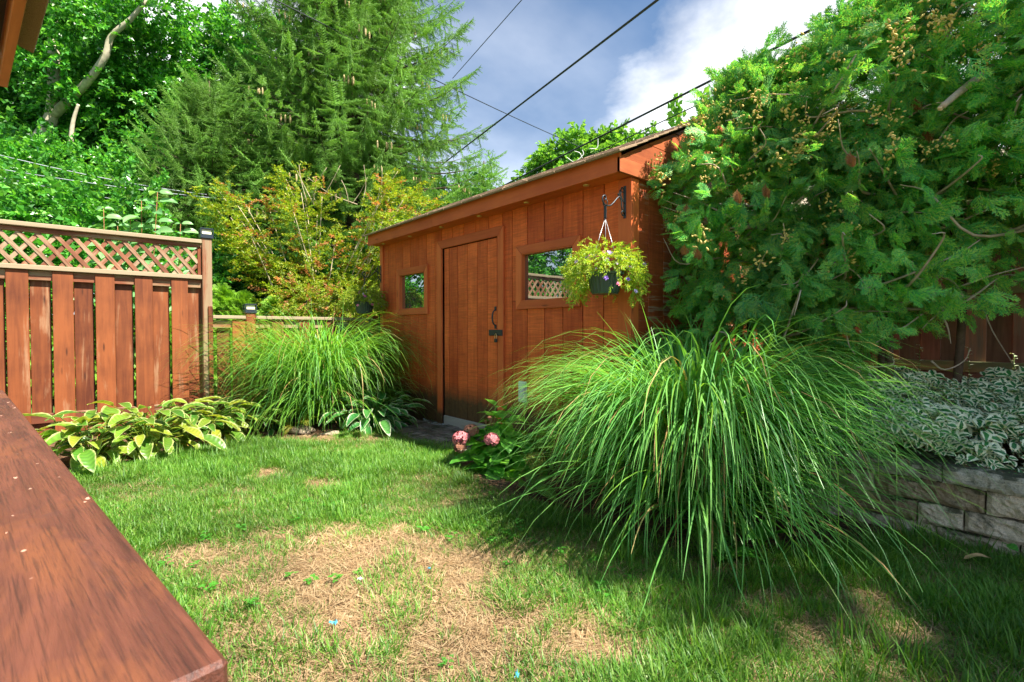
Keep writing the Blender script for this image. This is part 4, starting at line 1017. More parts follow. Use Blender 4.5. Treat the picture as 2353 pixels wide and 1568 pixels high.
flower_head(P(1058, 1028, d=3.76), .045, M_petal_brown, hy, 4)
flower_head(P(1130, 1010, d=3.62), .052, M_petal_hyd, hy, 3); flower_head(P(1127, 967, d=3.98), .045, M_petal_brown, hy, 5)

# ================================================================== FERNS
def fern(base, n, L, Wd, mat, label, seed, az=None, a0=72, z=0.):
    r = np.random.default_rng(seed); base = np.array([base[0], base[1], z]); t = thing('fern', base, label, 'fern')
    vs = [fern_frond(L*(.8+.13*k), Wd, mat, a0-9*k, -15-14*k) for k in range(4)]
    for i in range(n):
        a = (az[0]+(az[1]-az[0])*(i+.5)/n if az else i*2.4)+r.normal()*.15
        part('frond', vs[i % 4], t, base+[r.normal()*.02, r.normal()*.02, 0], (r.normal()*.2, r.normal()*.08, a), .8+.4*r.random())
    return t
q = P(1210, 1055, z=0); fern((2.72, 2.92), 11, .58, .20, M_fern_y, 'yellow brown fern leaning against the shed behind the hydrangea', 2)
fern((2.85, 2.62), 9, .62, .20, M_fern, 'green fern between the hydrangea and the big grass clump by the shed wall', 4)
q = P(1580, 1215, z=0); fern((q[0], q[1]), 7, .42, .16, M_fern, 'small fern drooping out under the front of the big grass clump', 6, az=(math.radians(200), math.radians(300)), a0=50)
q = P(560, 965, z=0); fern((1.35, 5.95), 13, .50, .17, M_fern_y, 'yellow fern at the foot of the tall fence post left of the grass clump', 8)
fern((1.65, 5.45), 8, .34, .12, M_fern_y, 'small yellow green fern in front of the left grass clump above the flat rock', 9)
q = P(2080, 850, z=.36); fern((4.45, 1.05), 12, .62, .20, M_fern, 'tall fern growing among bare cedar twigs behind the white edged ground cover', 10, z=.38)
q = P(1290, 1150, z=0); fern((2.2, 2.35), 7, .26, .09, M_fern, 'small low fern at the left foot of the big grass clump', 12)

# ================================================================== WEEDS
def weed(loc, n, L, Wd, label, seed, cat='weed', a0=55, name='broadleaf_weed', mat=None):
    r = np.random.default_rng(seed); t = thing(name, loc, label, cat); ms = [big_leaf(L*(.7+.2*k), Wd, L*.18, a0-8*k, -18, nl=8, nw=4, cup=.2, wave=.08).mesh('leaf', mat or M_weed, True) for k in range(3)]
    for i in range(n): part('leaf', ms[i % 3], t, loc, (r.normal()*.2, 0, i*2.4+r.normal()*.3), .8+.4*r.random())
    return t
weed(P(1668, 1290, z=0), 6, .13, .055, 'dock weed with upright broad leaves at the front foot of the big grass clump', 1)
weed(P(1742, 1262, z=0), 3, .20, .06, 'tall single leafed dock weed right of the other weed under the grass tips', 2, a0=78)
weed(P(1835, 1318, z=0), 3, .20, .05, 'flat lying long leafed weed in the shaded lawn right of the dock weeds', 3, a0=20)
vw = P(2300, 1305, z=0)
t = thing('ivy_weed', vw, 'young climbing weed with three bright green leaves in front of the block wall', 'weed'); lm = big_leaf(.05, .05, .02, 30, -10, nl=6, nw=4).mesh('leaf', M_weed, True)
for i, (x, y) in enumerate(((2303, 1247), (2285, 1278), (2318, 1285), (2296, 1300), (2270, 1296), (2330, 1300))):
    q = P(x, y, d=2.25); part('leaf', lm, t, q, (.3, .5, -YAW-1.2+i*.9), .9); tube_part('stem', [vw, (vw+q)/2, q], .0012, M_greenstem, t, 4, 4)

# ================================================================== HANGING BASKETS
def basket(c, label, seed, pink, hook, R_=.26, drop=.28):
    """c: centre of the pot rim"""
    r = np.random.default_rng(seed); c = np.array(c, float); t = thing('hanging_basket', c-[0, 0, .15], label, 'hanging basket')
    g = Geo(); seg = 48; prof = [(.0, -.15), (.088, -.15), (.095, -.135), (.118, -.02), (.128, -.018), (.130, 0), (.118, 0), (.110, -.04), (0, -.045)]; V = []; Fc = []
    for i in range(seg):
        a = 2*math.pi*i/seg; fl = 1+(.022 if i % 2 else -.022)
        for j, (rr_, z) in enumerate(prof):
            k = rr_*(fl if 1 < j < 4 else 1); V.append((math.cos(a)*k, math.sin(a)*k, z))
    m = len(prof); Fc = [(i*m+j, ((i+1) % seg)*m+j, ((i+1) % seg)*m+j+1, i*m+j+1) for i in range(seg) for j in range(m-1)]
    g.add(V, Fc); part('pot', g.mesh('pot', M_pot, False, False), t, c)
    hk = np.array(hook, float)
    for k in range(3):
        a = k*2*math.pi/3+.6; e = c+[math.cos(a)*.122, math.sin(a)*.122, -.005]; tube_part('hanger_wire', [hk-[0, 0, .13], e], .0022, M_steel, t, 4, 4)
    part('hanger_hook', box_mesh('hanger_hook', .006, .022, .09, M_black, .003), t, hk-[0, 0, .09]); 
    tube_part('hook_ring', [hk+[0, .02*math.sin(x_), -.025+.022*math.cos(x_)] for x_ in np.linspace(0, 6, 10)], .003, M_black, t, 5)
    # foliage: trailing sprigs
    n = 620; P_ = []; X = []; tr = []
    for i in range(n):
        a = r.random()*6.28; th = r.random(); rad = R_*(.25+.75*math.sqrt(r.random()))
        z = .135*(1-(rad/R_)**2)+r.normal()*.03-(max(0, rad-R_*.6)/R_)*drop*r.random()*1.1
        if math.cos(a-R(222)) > .72 and z < -.015 and r.random() < .85: continue
        P_.append(c+[math.cos(a)*rad, math.sin(a)*rad, z+.02]); X.append([math.cos(a)*.8+r.normal()*.35, math.sin(a)*.8+r.normal()*.35, .5-1.2*(rad/R_)**2+r.normal()*.3])
    for s in range(9):   # long trailing strands
        a = R(222)+(1 if s % 2 else -1)*r.uniform(.9, 2.9); L = drop*(.3+.5*r.random())
        for i in range(14):
            f = i/14; q = c+[math.cos(a)*(R_*.75+.03*f), math.sin(a)*(R_*.75+.03*f), -.02-L*f]+r.normal(size=3)*.018; P_.append(q); X.append([r.normal()*.6, r.normal()*.6, -.6])
    P_ = np.array(P_); X = np.array(X); n = len(P_)
    scatter('foliage', C_cali, P_, eulers(X, np.tile([0, 0, 1.], (n, 1))+r.normal(size=(n, 3))*.3), r.uniform(.7, 1.2, n), t, c)
    fl = Geo()
    def flower(mat):
        g = Geo()
        for ring, (k, s) in enumerate(((5, .016), (5, .010))):
            for i in range(k):
                a = i*2*math.pi/k+ring*.6; V, F_, A = leaf_tri(np.array([0, 0, ring*.003]), unit(np.array([math.cos(a), math.sin(a), .35+ring*.5])), np.array([0, 0, 1.]), s, s*1.1, .1); g.add(V, F_, A)
        return g.mesh('flower', mat, False, False)
    fm = [flower(M_petal_purple), flower(M_petal_pink), flower(M_petal_pale)]
    for i in range(44):
        a = r.random()*6.28; f = r.random(); rad = R_*(.4+.65*f); q = c+[math.cos(a)*rad, math.sin(a)*rad, .13-.25*f*r.random()-.08*f]
        nrm = unit(np.array([math.cos(a)-.5, math.sin(a)-.7, .9])); e = eulers(np.cross(nrm, [[0, .3, 1.]]).reshape(1, 3), nrm.reshape(1, 3))[0]
        part('flower', fm[(1 if r.random() < pink else (0 if r.random() < .7 else 2))], t, q, e, 1.0+.4*r.random())
    return t
C_cali = sprig_col('basket_sprig', [M_cali], 5, n=13, L=.022, Wd=.009, length=.07, spread=.9)
b1 = P(1395, 629, d=3.56); h1 = np.array([SU-.024-.235, 2.225, 1.965])
b1 = np.array([h1[0]+.0, h1[1], 1.455])
basket(b1, 'hanging basket of yellow green foliage with violet flowers by the shed corner', 3, .25, h1, .255, .26)
b2 = P(845, 686, d=6.42); h2 = np.array([SU-.024-.235, 6.155, 1.78]); b2 = np.array([h2[0], h2[1], 1.42])
basket(b2, 'hanging basket with pink flowers at the far left end of the shed', 5, .85, h2, .25, .12)

# ================================================================== EUONYMUS ground cover
er = np.random.default_rng(17)
def euz(u, v):
    return BZ+.10+.27*np.clip((u-3.36)/.70, 0, 1)**.8+.05*np.sin(u*7+v*5)+.05*np.sin(v*9-u*3)
eu = thing('euonymus', (3.9, .35, BZ), 'low mound of green and white edged leaves spilling over the block wall', 'ground cover')
def eleaf(L): return big_leaf(L, L*.72, .006, 20, -30, nl=5, nw=4, cup=.22, wave=.02).mesh('leaf', M_euon, True)
em = [eleaf(.050), eleaf(.056), eleaf(.062)]
cnt = 0; el = []
def eu_pts(n, u0, u1, v0, v1):
    u = er.uniform(u0, u1, n); v = er.uniform(v0, v1, n)
    edge = 3.36+.05*np.sin(v*11)+.04*np.sin(v*5+1)+np.clip(v-.95, 0, 1)*.8
    k = u > edge; return u[k], v[k]
cs = []
for j in range(5):
    g = Geo(); r_ = np.random.default_rng(j+70)
    for i in range(9):
        a = i*2.4; L = .054*(.7+.45*r_.random()); gg = big_leaf(L, L*.72, .004, 35-25*r_.random(), -30, nl=4, nw=2, cup=.2); V = np.concatenate(gg.V); A = np.concatenate(gg.A); c_, s_ = math.cos(a), math.sin(a)
        V = np.stack([V[:, 0]*c_-V[:, 1]*s_, V[:, 0]*s_+V[:, 1]*c_, V[:, 2]-.008*i+.03], 1)+r_.normal(size=3)*.006; g.add(V, gg.F, A)
    cs.append(g.mesh('euonymus_sprig', M_euon, True))
C_eu = variants_collection('euonymus_sprig', cs)
u, v = eu_pts(2600, 3.3, 4.75, -1.2, 1.9); n = len(u)
z = euz(u, v)-er.uniform(0, .10, n); X = np.stack([er.normal(size=n)*.5-.4*(u < 3.6), er.normal(size=n)*.5, np.zeros(n)], 1)
aa_ = er.uniform(0, 6.28, n); rot = eulers(np.stack([np.cos(aa_), np.sin(aa_), -.2+0*aa_], 1), np.stack([-.75+er.normal(0, .3, n), -.45+er.normal(0, .3, n), .75+0*aa_], 1))
scatter('foliage', C_eu, np.stack([u, v, z], 1), rot, er.uniform(.55, 1.25, n), eu, (3.9, .35, BZ))
u, v = eu_pts(900, 3.34, 3.85, -.15, 1.0); u, v = u[:290], v[:290]
for i in range(len(u)):
    z = float(euz(u[i], v[i]))+.01+er.random()*.03-(.10*er.random() if u[i] < 3.46 else 0)
    part('leaf', em[i % 3], eu, (u[i]-(.03 if u[i] < 3.46 else 0), v[i], z), tuple(eulers(np.array([[-.5+er.normal()*.7, -.3+er.normal()*.7, -.3+er.normal()*.4]]), np.array([[-.75+er.normal()*.25, -.4+er.normal()*.25, .8]]))[0]), .85+.4*er.random())
# upright shoots
for i, (x, yt, yb) in enumerate(((2110, 795, 865), (1988, 850, 885), (2230, 800, 880), (2330, 815, 870))):
    b = P(x, yb, d=3.6); tp_ = P(x+er.normal()*6, yt, d=3.6); tube_part('shoot', [b-[0, 0, .1], tp_], .0018, M_greenstem, eu, 4, 4)
    for j in range(9): q = b+(tp_-b)*(.2+.8*j/8); part('leaf', em[0], eu, q, (.2, -.2, j*1.7), .55)
# litter of cedar bits on the cap
g = Geo()
for i in range(170):
    q = np.array([3.29+er.random()*.16, -.9+er.random()*2.2, .381]); V, Fc, A = leaf_tri(q, unit(np.array([er.normal(), er.normal(), 0.])), np.array([0, 0, 1.]), .018+.02*er.random(), .007, .05); g.add(V, Fc, A, int(er.random() < .55))
tag(part('cedar_litter', g.mesh('cedar_litter', [M_cedar, M_cedar_brown])), 'green and brown cedar scraps scattered on the wall caps', 'litter', kind='stuff')
# ================================================================== CEDAR HEDGE
def cedar_fan(L, r, dens=1.):
    """flat spray: a midrib with finger-like scale-leaf branches"""
    g = Geo(); n = 7
    def seg(a, b, w0, w1):
        d = unit(b-a); s = np.array([-d[1], d[0], 0]); g.add([a-s*w0/2, a+s*w0/2, b+s*w1/2, b-s*w1/2], [(0, 1, 2, 3)])
    ax = [np.zeros(3)]
    for i in range(n+1): ax.append(ax[-1]+np.array([L/(n+1), r.normal()*.003, -.0014*i*L/.16]))
    for i in range(n+1): seg(ax[i], ax[i+1], .0058, .0050)
    for i in range(1, n+1):
        for s in (-1, 1):
            bl = L*.50*(1-(i-1)/n*.78)*(.7+.45*r.random()); an = s*R(42-i*1.5+r.normal()*6); b0 = ax[i]; k = max(2, int(bl/.019)); p = b0
            for j in range(k):
                an *= .93; d = np.array([math.cos(an), math.sin(an), -.12]); q = p+d*bl/k; seg(p, q, .0062, .0052 if j < k-1 else .0030)
                for s2 in (-1, 1):
                    a2 = an+s2*R(36); l2 = .011+.008*(1-j/k); e = q+np.array([math.cos(a2), math.sin(a2), -.1])*l2; seg(q, e, .0058, .0028)
                p = q
    return g
def cedar_spray(seed, mat, k=4, L=.135):
    r = np.random.default_rng(seed); g = Geo()
    for i in range(k):
        f = cedar_fan(L*(.7+.5*r.random()), r); V = np.concatenate(f.V); yaw = (i-(k-1)/2)*.55+r.normal()*.25; pit = r.normal()*.35+.15; rol = r.normal()*.6
        M = np.array(Euler((rol, pit, yaw)).to_matrix()); V = V@M.T+np.array([.03*i, 0, 0])*.8; g.add(V, f.F)
    return g.mesh('cedar_spray', mat)
C_cedar = variants_collection('cedar_spray', [cedar_spray(i, M_cedar) for i in range(7)])
C_cedarb = variants_collection('dead_cedar_spray', [cedar_spray(50, M_cedar_brown, 3, .10)])
def cone_cluster(seed, mat, n=20, s=.010, rad=.030):
    r = np.random.default_rng(seed); g = Geo()
    for i in range(n):
        c = r.normal(size=3)*rad*np.array([1, .8, .6]); d = unit(r.normal(size=3)+[.3, 0, .6]); V, Fc = tube([c, c+d*s*.7, c+d*s*1.5], [s*.25, s*.42, s*.12], 5); g.add(V, Fc)
    return g.mesh('cone_cluster', mat, True, False)
C_cones = variants_collection('cone_cluster', [cone_cluster(i, M_cone_y) for i in range(4)])
cr = np.random.default_rng(23)
def cedar(c, hgt, rad, z0, n, label, cones=0, dead=0, twigs=8, trunk=True, front=None):
    """multi-stemmed cedar: trunks, bare twigs, crown of flat sprays, cone clusters"""
    base = np.array([c[0], c[1], .40]); t = thing('cedar_tree', base, label, 'cedar', 'cedars of the hedge')
    trk = []
    for k in range(3 if trunk else 1):
        a = cr.random()*6.28; q = .18; tp_ = base+[math.cos(a)*.3, math.sin(a)*.3, hgt-.9]
        pts = [base+[math.cos(a)*.2, math.sin(a)*.2, -.02], base+[math.cos(a)*q, math.sin(a)*q, (hgt-.4)*.35], base+[math.cos(a)*.25+cr.normal()*.06, math.sin(a)*.25+cr.normal()*.06, (hgt-.4)*.65], tp_]
        tube_part('trunk', pts, [.026, .022, .016, .005], M_bark, t, 7, 18); trk.append(smooth_path(pts, 18))
    # crown volume: an upright lumpy body, denser at the skin
    ph = cr.random(6)*6.28
    f = cr.random(n); z = z0+(hgt-z0)*cr.random(n)**.9; th = cr.random(n)*2*math.pi
    hh = (z-z0)/(hgt-z0)
    prof = np.where(hh < .12, .72+hh*2.3, 1.0)*np.clip((1-hh)*3.2, .10, 1)**.6
    lump = (1+.08*np.sin(th*3+z*4+ph[0])+.07*np.sin(th*5-z*6+ph[1])+.05*np.sin(z*11+ph[2]))*cr.normal(1., .13, n)
    rr_ = rad*prof*lump*(1-.75*f**2.2)
    if z0 < 1.0: pass
    X3 = np.stack([c[0]+np.cos(th)*rr_*1.05, c[1]+np.sin(th)*rr_, z+cr.normal(0, .04, n)], 1)
    out = np.stack([np.cos(th)*.8, np.sin(th)*.8, -.65+1.5*hh**2.5], 1)+cr.normal(0, .42, (n, 3))
    k = (X3[:, 0] < 3.03+2.7)
    inshed = (X3[:, 1] > 2.10) & (X3[:, 0] > 2.95) & (X3[:, 2] < 2.3+.469*np.clip(X3[:, 0]-2.865, 0, 1.4))
    k &= ~inshed
    upv = np.stack([np.cos(th)*.8, np.sin(th)*.8, np.full(n, .55)], 1)+cr.normal(0, .38, (n, 3))
    scatter('crown', C_cedar, X3[k], eulers(out[k], upv[k]), cr.uniform(.5, 1.1, k.sum()), t, base)
    def pick(m, hl, hh_):
        a = np.radians(cr.uniform(130, 290, m)) ; zz_ = z0+(hgt-z0)*(hl+(hh_-hl)*cr.random(m)**.6); h = (zz_-z0)/(hgt-z0); pr = np.where(h < .12, .72+h*2.3, 1.)*np.clip((1-h)*3.2, .1, 1)**.6
        lm_ = 1+.08*np.sin(a*3+zz_*4+ph[0])+.07*np.sin(a*5-zz_*6+ph[1])+.05*np.sin(zz_*11+ph[2]); r_ = rad*pr*lm_*1.20
        return np.stack([c[0]+np.cos(a)*r_*1.08, c[1]+np.sin(a)*r_, zz_], 1), a
    if cones:
        q, a = pick(cones, .35, .98); q += cr.normal(0, .02, q.shape); ok = ~((q[:, 1] > 2.12) & (q[:, 0] > 2.95))
        if ok.sum(): scatter('cones', C_cones, q[ok], cr.uniform(0, 6, (ok.sum(), 3)), cr.uniform(1., 1.8, ok.sum()), t, base)
    if dead:
        q, a = pick(dead, .05, .6); ok = ~((q[:, 1] > 2.12) & (q[:, 0] > 2.95)); m_ = ok.sum()
        if m_: scatter('dead_fronds', C_cedarb, q[ok], eulers(np.stack([np.cos(a[ok])*.4, np.sin(a[ok])*.4, -np.ones(m_)], 1), np.stack([np.cos(a[ok]), np.sin(a[ok]), np.zeros(m_)], 1)), .6, t, base)
    # bare crooked twigs coming out of the crown
    for i in range(twigs):
        q, a = pick(1, .0, .8); tr_ = trk[i % len(trk)]; src = tr_[np.argmin(np.abs(tr_[:, 2]-(q[0][2]-.15)))]
        e = q[0]+[math.cos(a[0])*.05, math.sin(a[0])*.05, 0]
        if e[1] > 2.1 and e[0] > 2.95: continue
        m1 = src*.55+e*.45+cr.normal(size=3)*.07+[0, 0, -.08]; m2 = src*.2+e*.8+cr.normal(size=3)*.06
        tube_part('bare_twig', [src, m1, m2, e], [.011, .008, .005, .002], M_dead, t, 5, 12)
    return t
cedar((3.82, 1.62), 2.95, .60, .42, 1600, 'leftmost cedar of the hedge, its yellow cones hanging over the shed gable', 60, 8, 26)
cedar((4.0, 1.05), 3.12, .62, 1.08, 1400, 'second cedar from the shed with yellow cones at its top', 44, 6, 26)
cedar((4.32, .38), 3.5, .64, 1.62, 1350, 'cedar above the white edged ground cover with bare trunk and dead twigs below', 30, 6, 34)
cedar((4.36, -.40), 3.9, .66, 1.52, 1300, 'nearest cedar in view at the right edge of the photo', 14, 8, 28)
cedar((4.2, -1.2), 3.6, .62, 1.2, 600, 'taller cedar just outside the right edge beside the nearest one', 8, 4, 6)
# the thick bare limb at the upper right and the grey tangle low down
lt = thing('bare_cedar_limb', P(2353, 130, d=2.6), 'thick bare sawn off branch sloping down from the top right corner of the hedge', 'branch')
tube_part('limb', [P(2400, 40, d=2.95), P(2330, 125, d=2.86), P(2275, 160, d=2.80), P(2220, 200, d=2.72), P(2165, 245, d=2.64)], [.034, .028, .024, .020, .015], M_dead, lt, 9, 24)
o = part('cut_end', box_mesh('cut_end', .022, .022, .012, plain('fresh_cut_wood', (.75, .5, .33), .7), .005), lt, P(2160, 250, d=2.625), (.5, .7, 0))
for pts in ([(2353, 225), (2310, 215), (2265, 180)], [(2330, 100), (2313, 100), (2298, 100)]):
    tube_part('side_twig', [P(x_, y_, d=2.78) for x_, y_ in pts], [.003, .006], M_dead, lt, 5, 8)
tw = thing('bare_cedar_twigs', P(2060, 700, d=3.1), 'pale crooked leafless cedar twigs hanging in front of the back fence', 'twigs')
for i, pts in enumerate(([(1905, 600), (1960, 622), (1990, 655), (2020, 668), (2100, 672)], [(2155, 630), (2185, 645), (2212, 680), (2190, 700), (2150, 725), (2120, 755)], [(2155, 630), (2145, 690), (2175, 745), (2185, 790)],
    [(2212, 680), (2250, 690), (2280, 760), (2330, 840)], [(1940, 730), (1950, 790), (1965, 815)], [(2120, 722), (2080, 750), (2050, 760)], [(2095, 600), (2110, 640), (2155, 632)], [(2212, 680), (2270, 690), (2340, 700)],
    [(1850, 625), (1830, 650), (1795, 655)], [(2140, 830), (2170, 850), (2215, 830), (2230, 800)], [(1975, 760), (2000, 790), (2035, 775)])):
    tube_part('twig', [P(x_, y_, d=3.1+.05*math.sin(i*3)) for x_, y_ in pts], [.011 if i in (1, 2) else .006, .0025], M_dead, tw, 5, 14)
dr_ = [(x_, y_) for x_, y_ in ((1610, 480), (1700, 720))]

# ================================================================== SPRUCE
def spruce_twig(g, p, d, L, r):
    n = max(5, int(L/.016)); d = unit(d); s = unit(np.cross(d, [.1, .2, 1])); q = np.cross(d, s); a = r.random()*6
    g.add([p-s*.003, p+s*.003, p+d*L], [(0, 1, 2)])
    for i in range(n):
        t = i/n; c = p+d*L*t; wl = .030*(1-.35*t)
        for k in range(3):
            aa = a+i*1.9+k*2.09; o = s*math.cos(aa)+q*math.sin(aa); e = c+(o*.8+d*.75)*wl; sd_ = np.cross(unit(o), d)*.0055
            g.add([c-sd_, c+sd_, e], [(0, 1, 2)])
def spruce_frond(seed, droop, L=.55):
    r = np.random.default_rng(seed); g = Geo(); p = np.zeros(3); n = 11
    for i in range(n):
        t = i/n; d = unit(np.array([1, 0, -.1-.25*t+.35*t*t]))
        q = p+d*L/n
        for s in (-1, 1):
            dd_ = np.array([.65, s*(.8 if droop < .5 else .5), -droop*(.5+r.random())+.1]); l = (.09+.08*(1-t))*(.7+.5*r.random()); spruce_twig(g, q, dd_, l, r)
        if droop > .5 and i % 2: spruce_twig(g, q, np.array([.15, r.normal()*.2, -1]), .14+.08*r.random(), r)
        p = q
    spruce_twig(g, p, np.array([1, 0, .15]), .10, r)
    V, Fc = tube([np.zeros(3), np.array([L*.5, 0, -.03]), p], [.006, .004, .002], 3, False); g.add(V, Fc)
    return g.mesh('spruce_frond', M_spruce)
C_spr = variants_collection('spruce_frond', [spruce_frond(1, .2), spruce_frond(2, .5), spruce_frond(3, .75), spruce_frond(4, .95), spruce_frond(5, .35)])
def cone_bunch(seed):
    r = np.random.default_rng(seed); g = Geo()
    for i in range(4):
        c = np.array([r.normal()*.09, r.normal()*.05, 0]); L = .13+.04*r.random(); V, Fc = tube([c, c-[0, 0, L*.3], c-[0, 0, L*.75], c-[0, 0, L]], [.008, .018, .016, .004], 6); g.add(V, Fc)
    return g.mesh('cone_bunch', M_cone_b, True, False)
C_sprcone = variants_collection('cone_bunch', [cone_bunch(i) for i in range(3)])
sr = np.random.default_rng(41)
def spruce(base, Ht, R0, label, zmin=.6, step=.30, nb=8, cone_z=None, twig=1.0, zmax=None):
    base = np.array([base[0], base[1], 0.]); t = thing('spruce_tree', base, label, 'spruce', 'spruces behind the fence')
    tube_part('trunk', [base, base+[0, 0, Ht*.5], base+[0, 0, Ht]], [.20*Ht/14+.02, .11*Ht/14+.01, .01], M_barkdark, t, 8, 8)
    PP, XX, UU, SS = [], [], [], []; CC = []
    gb = Geo(); z = zmin; k = 0
    while z < min(Ht-.15, zmax or 99):
        f = (z-zmin)/(Ht-zmin); Rl = R0*(1-f)**.78
        for b in range(nb):
            a = k*1.3+b*2*math.pi/nb+sr.normal()*.15; L = Rl*sr.uniform(.72, 1.15); h = np.array([math.cos(a), math.sin(a), 0]); s_ = np.array([-h[1], h[0], 0])
            n = max(3, int(L/.17)); pts = []
            zb = z+sr.normal()*.06
            for i in range(n+1):
                u = i/n; pts.append(np.array([base[0], base[1], zb])+h*L*u+np.array([0, 0, (.30*f-.02)*L*u-.42*L*u*u*(1-f*.8)+.36*L*u**3.2]))
            pts = np.array(pts); gb.add(*tube(pts-base, np.linspace(.022*L/2+.006, .004, n+1), 4, False))
            for i in range(max(1, int(n*.22)), n+1):
                u = i/n; dr2 = unit(pts[min(n, i)]-pts[max(0, i-1)])
                for sg in (-1, 1):
                    d = dr2*(.55+.3*u)+s_*sg*sr.uniform(.5, .95)+np.array([0, 0, -.35+sr.normal()*.2]); PP.append(pts[i]+sr.normal(size=3)*.03); XX.append(d); UU.append([sr.normal()*.25, sr.normal()*.25, 1]); SS.append(sr.uniform(.55, 1.)*(1.05-.35*u)*twig)
                if u > .3 and sr.random() < .7: PP.append(pts[i]+sr.normal(size=3)*.05); XX.append(h*.35+s_*sr.normal()*.3+[0, 0, -1.]); UU.append(h+sr.normal(size=3)*.2); SS.append(sr.uniform(.5, .85)*twig)
                if u > .55 and cone_z and cone_z[0] < z < cone_z[1] and sr.random() < .05: CC.append(pts[i]-[0, 0, .08])
            PP.append(pts[-1]); XX.append(dr2+[0, 0, .2]); UU.append([0, 0, 1]); SS.append(.8*twig)
        z += step*(1-.35*f); k += 1
    PP.append(base+[0, 0, Ht-.35]); XX.append([0, 0, 1]); UU.append([1, 0, 0]); SS.append(.8)
    part('branches', gb.mesh('branches', M_barkdark, False, False), t, base, kind='stuff')
    scatter('crown', C_spr, PP, eulers(np.array(XX, float), np.array(UU, float)), np.array(SS), t, base)
    if CC: scatter('cones', C_sprcone, CC, np.zeros((len(CC), 3)), sr.uniform(.8, 1.2, len(CC)), t, base)
q = P(812, 760, d=12.2); spruce(q, 15.5, 3.65, 'tall dense spruce with hanging cones left of the sky, behind the orange shrub', zmin=1.5, step=.30, nb=10, cone_z=(3.5, 10.), twig=1.1, zmax=12.5)
q = P(488, 760, d=10.2); spruce(q, 6.1, 2.05, 'smaller pale green spruce in front of the tall one, above the tall fence post', zmin=.9, step=.24, nb=9, twig=.85)

# ================================================================== BROADLEAF TREES
C_maple = sprig_col('maple_sprig', [M_maple], 6, n=13, L=.105, Wd=.085, length=.42)
C_light = sprig_col('light_sprig', [M_broad], 5, n=13, L=.13, Wd=.12, length=.42)
C_far = sprig_col('far_sprig', [M_farleaf], 5, n=11, L=.26, Wd=.21, length=.7)
C_woodl = sprig_col('woodland_sprig', [M_wood], 5, n=14, L=.17, Wd=.14, length=.6)
C_mapleS = sprig_col('small_leaf_sprig', [M_farleaf], 4, n=16, L=.11, Wd=.05, length=.5)
tr_ = np.random.default_rng(61)
def blob_points(blobs, n, shell=.55):
    """points in lumpy blobs: (centre, radii) list; denser near the skin"""
    w_ = np.array([b[1][0]*b[1][1]+b[1][0]*b[1][2] for b in blobs], float); w_ /= w_.sum(); idx = tr_.choice(len(blobs), n, p=w_)
    C = np.array([b[0] for b in blobs])[idx]; Rr = np.array([b[1] for b in blobs])[idx]
    d = unit(tr_.normal(size=(n, 3))); q = tr_.random(n)**(1/3)*(1-shell)+shell*tr_.random(n)**.25; q = np.clip(q, 0, 1)
    lump = 1+.18*np.sin(d[:, 0]*7+idx)+.15*np.sin(d[:, 2]*9+idx*2.)+.12*np.sin(d[:, 1]*11-idx)
    return C+d*Rr*(q*lump)[:, None], d
def tree(label, base, limbs, blobs, n, col, name='maple_tree', group=None, bark=M_barkdark, scl=(.75, 1.25), shell=.55, cat='tree'):
    base = np.asarray(base, float); t = thing(name, base, label, cat, group)
    for i, (pts, rad) in enumerate(limbs): tube_part('trunk' if i == 0 else 'limb', pts, rad, bark, t, 9, 20)
    p, d = blob_points(blobs, n, shell); k = p[:, 2] > .05; p, d = p[k], d[k]; n = len(p)
    X = d*.8+tr_.normal(size=(n, 3))*.5+np.array([0, 0, -.15]); U = np.stack([tr_.normal(0, .4, n)+.2*d[:, 0], tr_.normal(0, .4, n)+.2*d[:, 1], np.ones(n)], 1)
    scatter('crown', col, p, eulers(X, U), tr_.uniform(*scl, n), t, base); return t
def PB(x, y, d, rx, ry=None, rz=None): return (P(x, y, d=d), (rx, ry or rx, rz or rx))
# pale forked trunk at the left
D1 = 12.0
tree('large leafy maple with a pale forked trunk at the upper left', P(60, 760, d=D1)*np.array([1, 1, 0]),
     [([P(15, 760, d=D1), P(45, 470, d=D1), P(85, 340, d=D1), P(120, 265, d=D1), P(124, 150, d=D1), P(122, 60, d=D1+.3), P(128, -60, d=D1+.5)], [.26, .22, .19, .14, .12, .10, .06]),
      ([P(120, 268, d=D1), P(155, 235, d=D1-.1), P(200, 190, d=D1-.3), P(242, 130, d=D1-.4), P(255, 85, d=D1-.4), P(300, 45, d=D1-.4), P(345, -10, d=D1-.3)], [.11, .10, .085, .075, .065, .055, .04]),
      ([P(162, 330, d=D1-.5), P(168, 280, d=D1-.5), P(180, 240, d=D1-.5)], [.05, .04, .03])],
     [PB(20, 120, 12.9, 1.6, 1.2, 1.6), PB(60, -20, 12.7, 1.8, 1.2, 1.4), PB(300, 140, 12.8, 1.2, 1.0, .9), PB(350, 20, 12.3, .9, .8, .5), PB(210, 20, 12.7, .9, 1., .7), PB(30, 290, 13.0, 1.5, 1.1, 1.4), PB(330, 260, 13.0, 1.4, 1.1, 1.2), PB(230, 340, 13.0, 1.3, 1., 1.2), PB(60, 440, 12.4, 1.5, 1., 1.),
      PB(190, 150, 13.2, 1.3, .8, 1.2), PB(140, 150, 11.6, 1.0, .4, .8), PB(90, 400, 11.6, .8, .4, .7), PB(240, 60, 11.8, .8, .4, .7), PB(-160, 200, 12.4, 2., 1.2, 2.5)], 5200, C_maple, bark=M_barkpale)
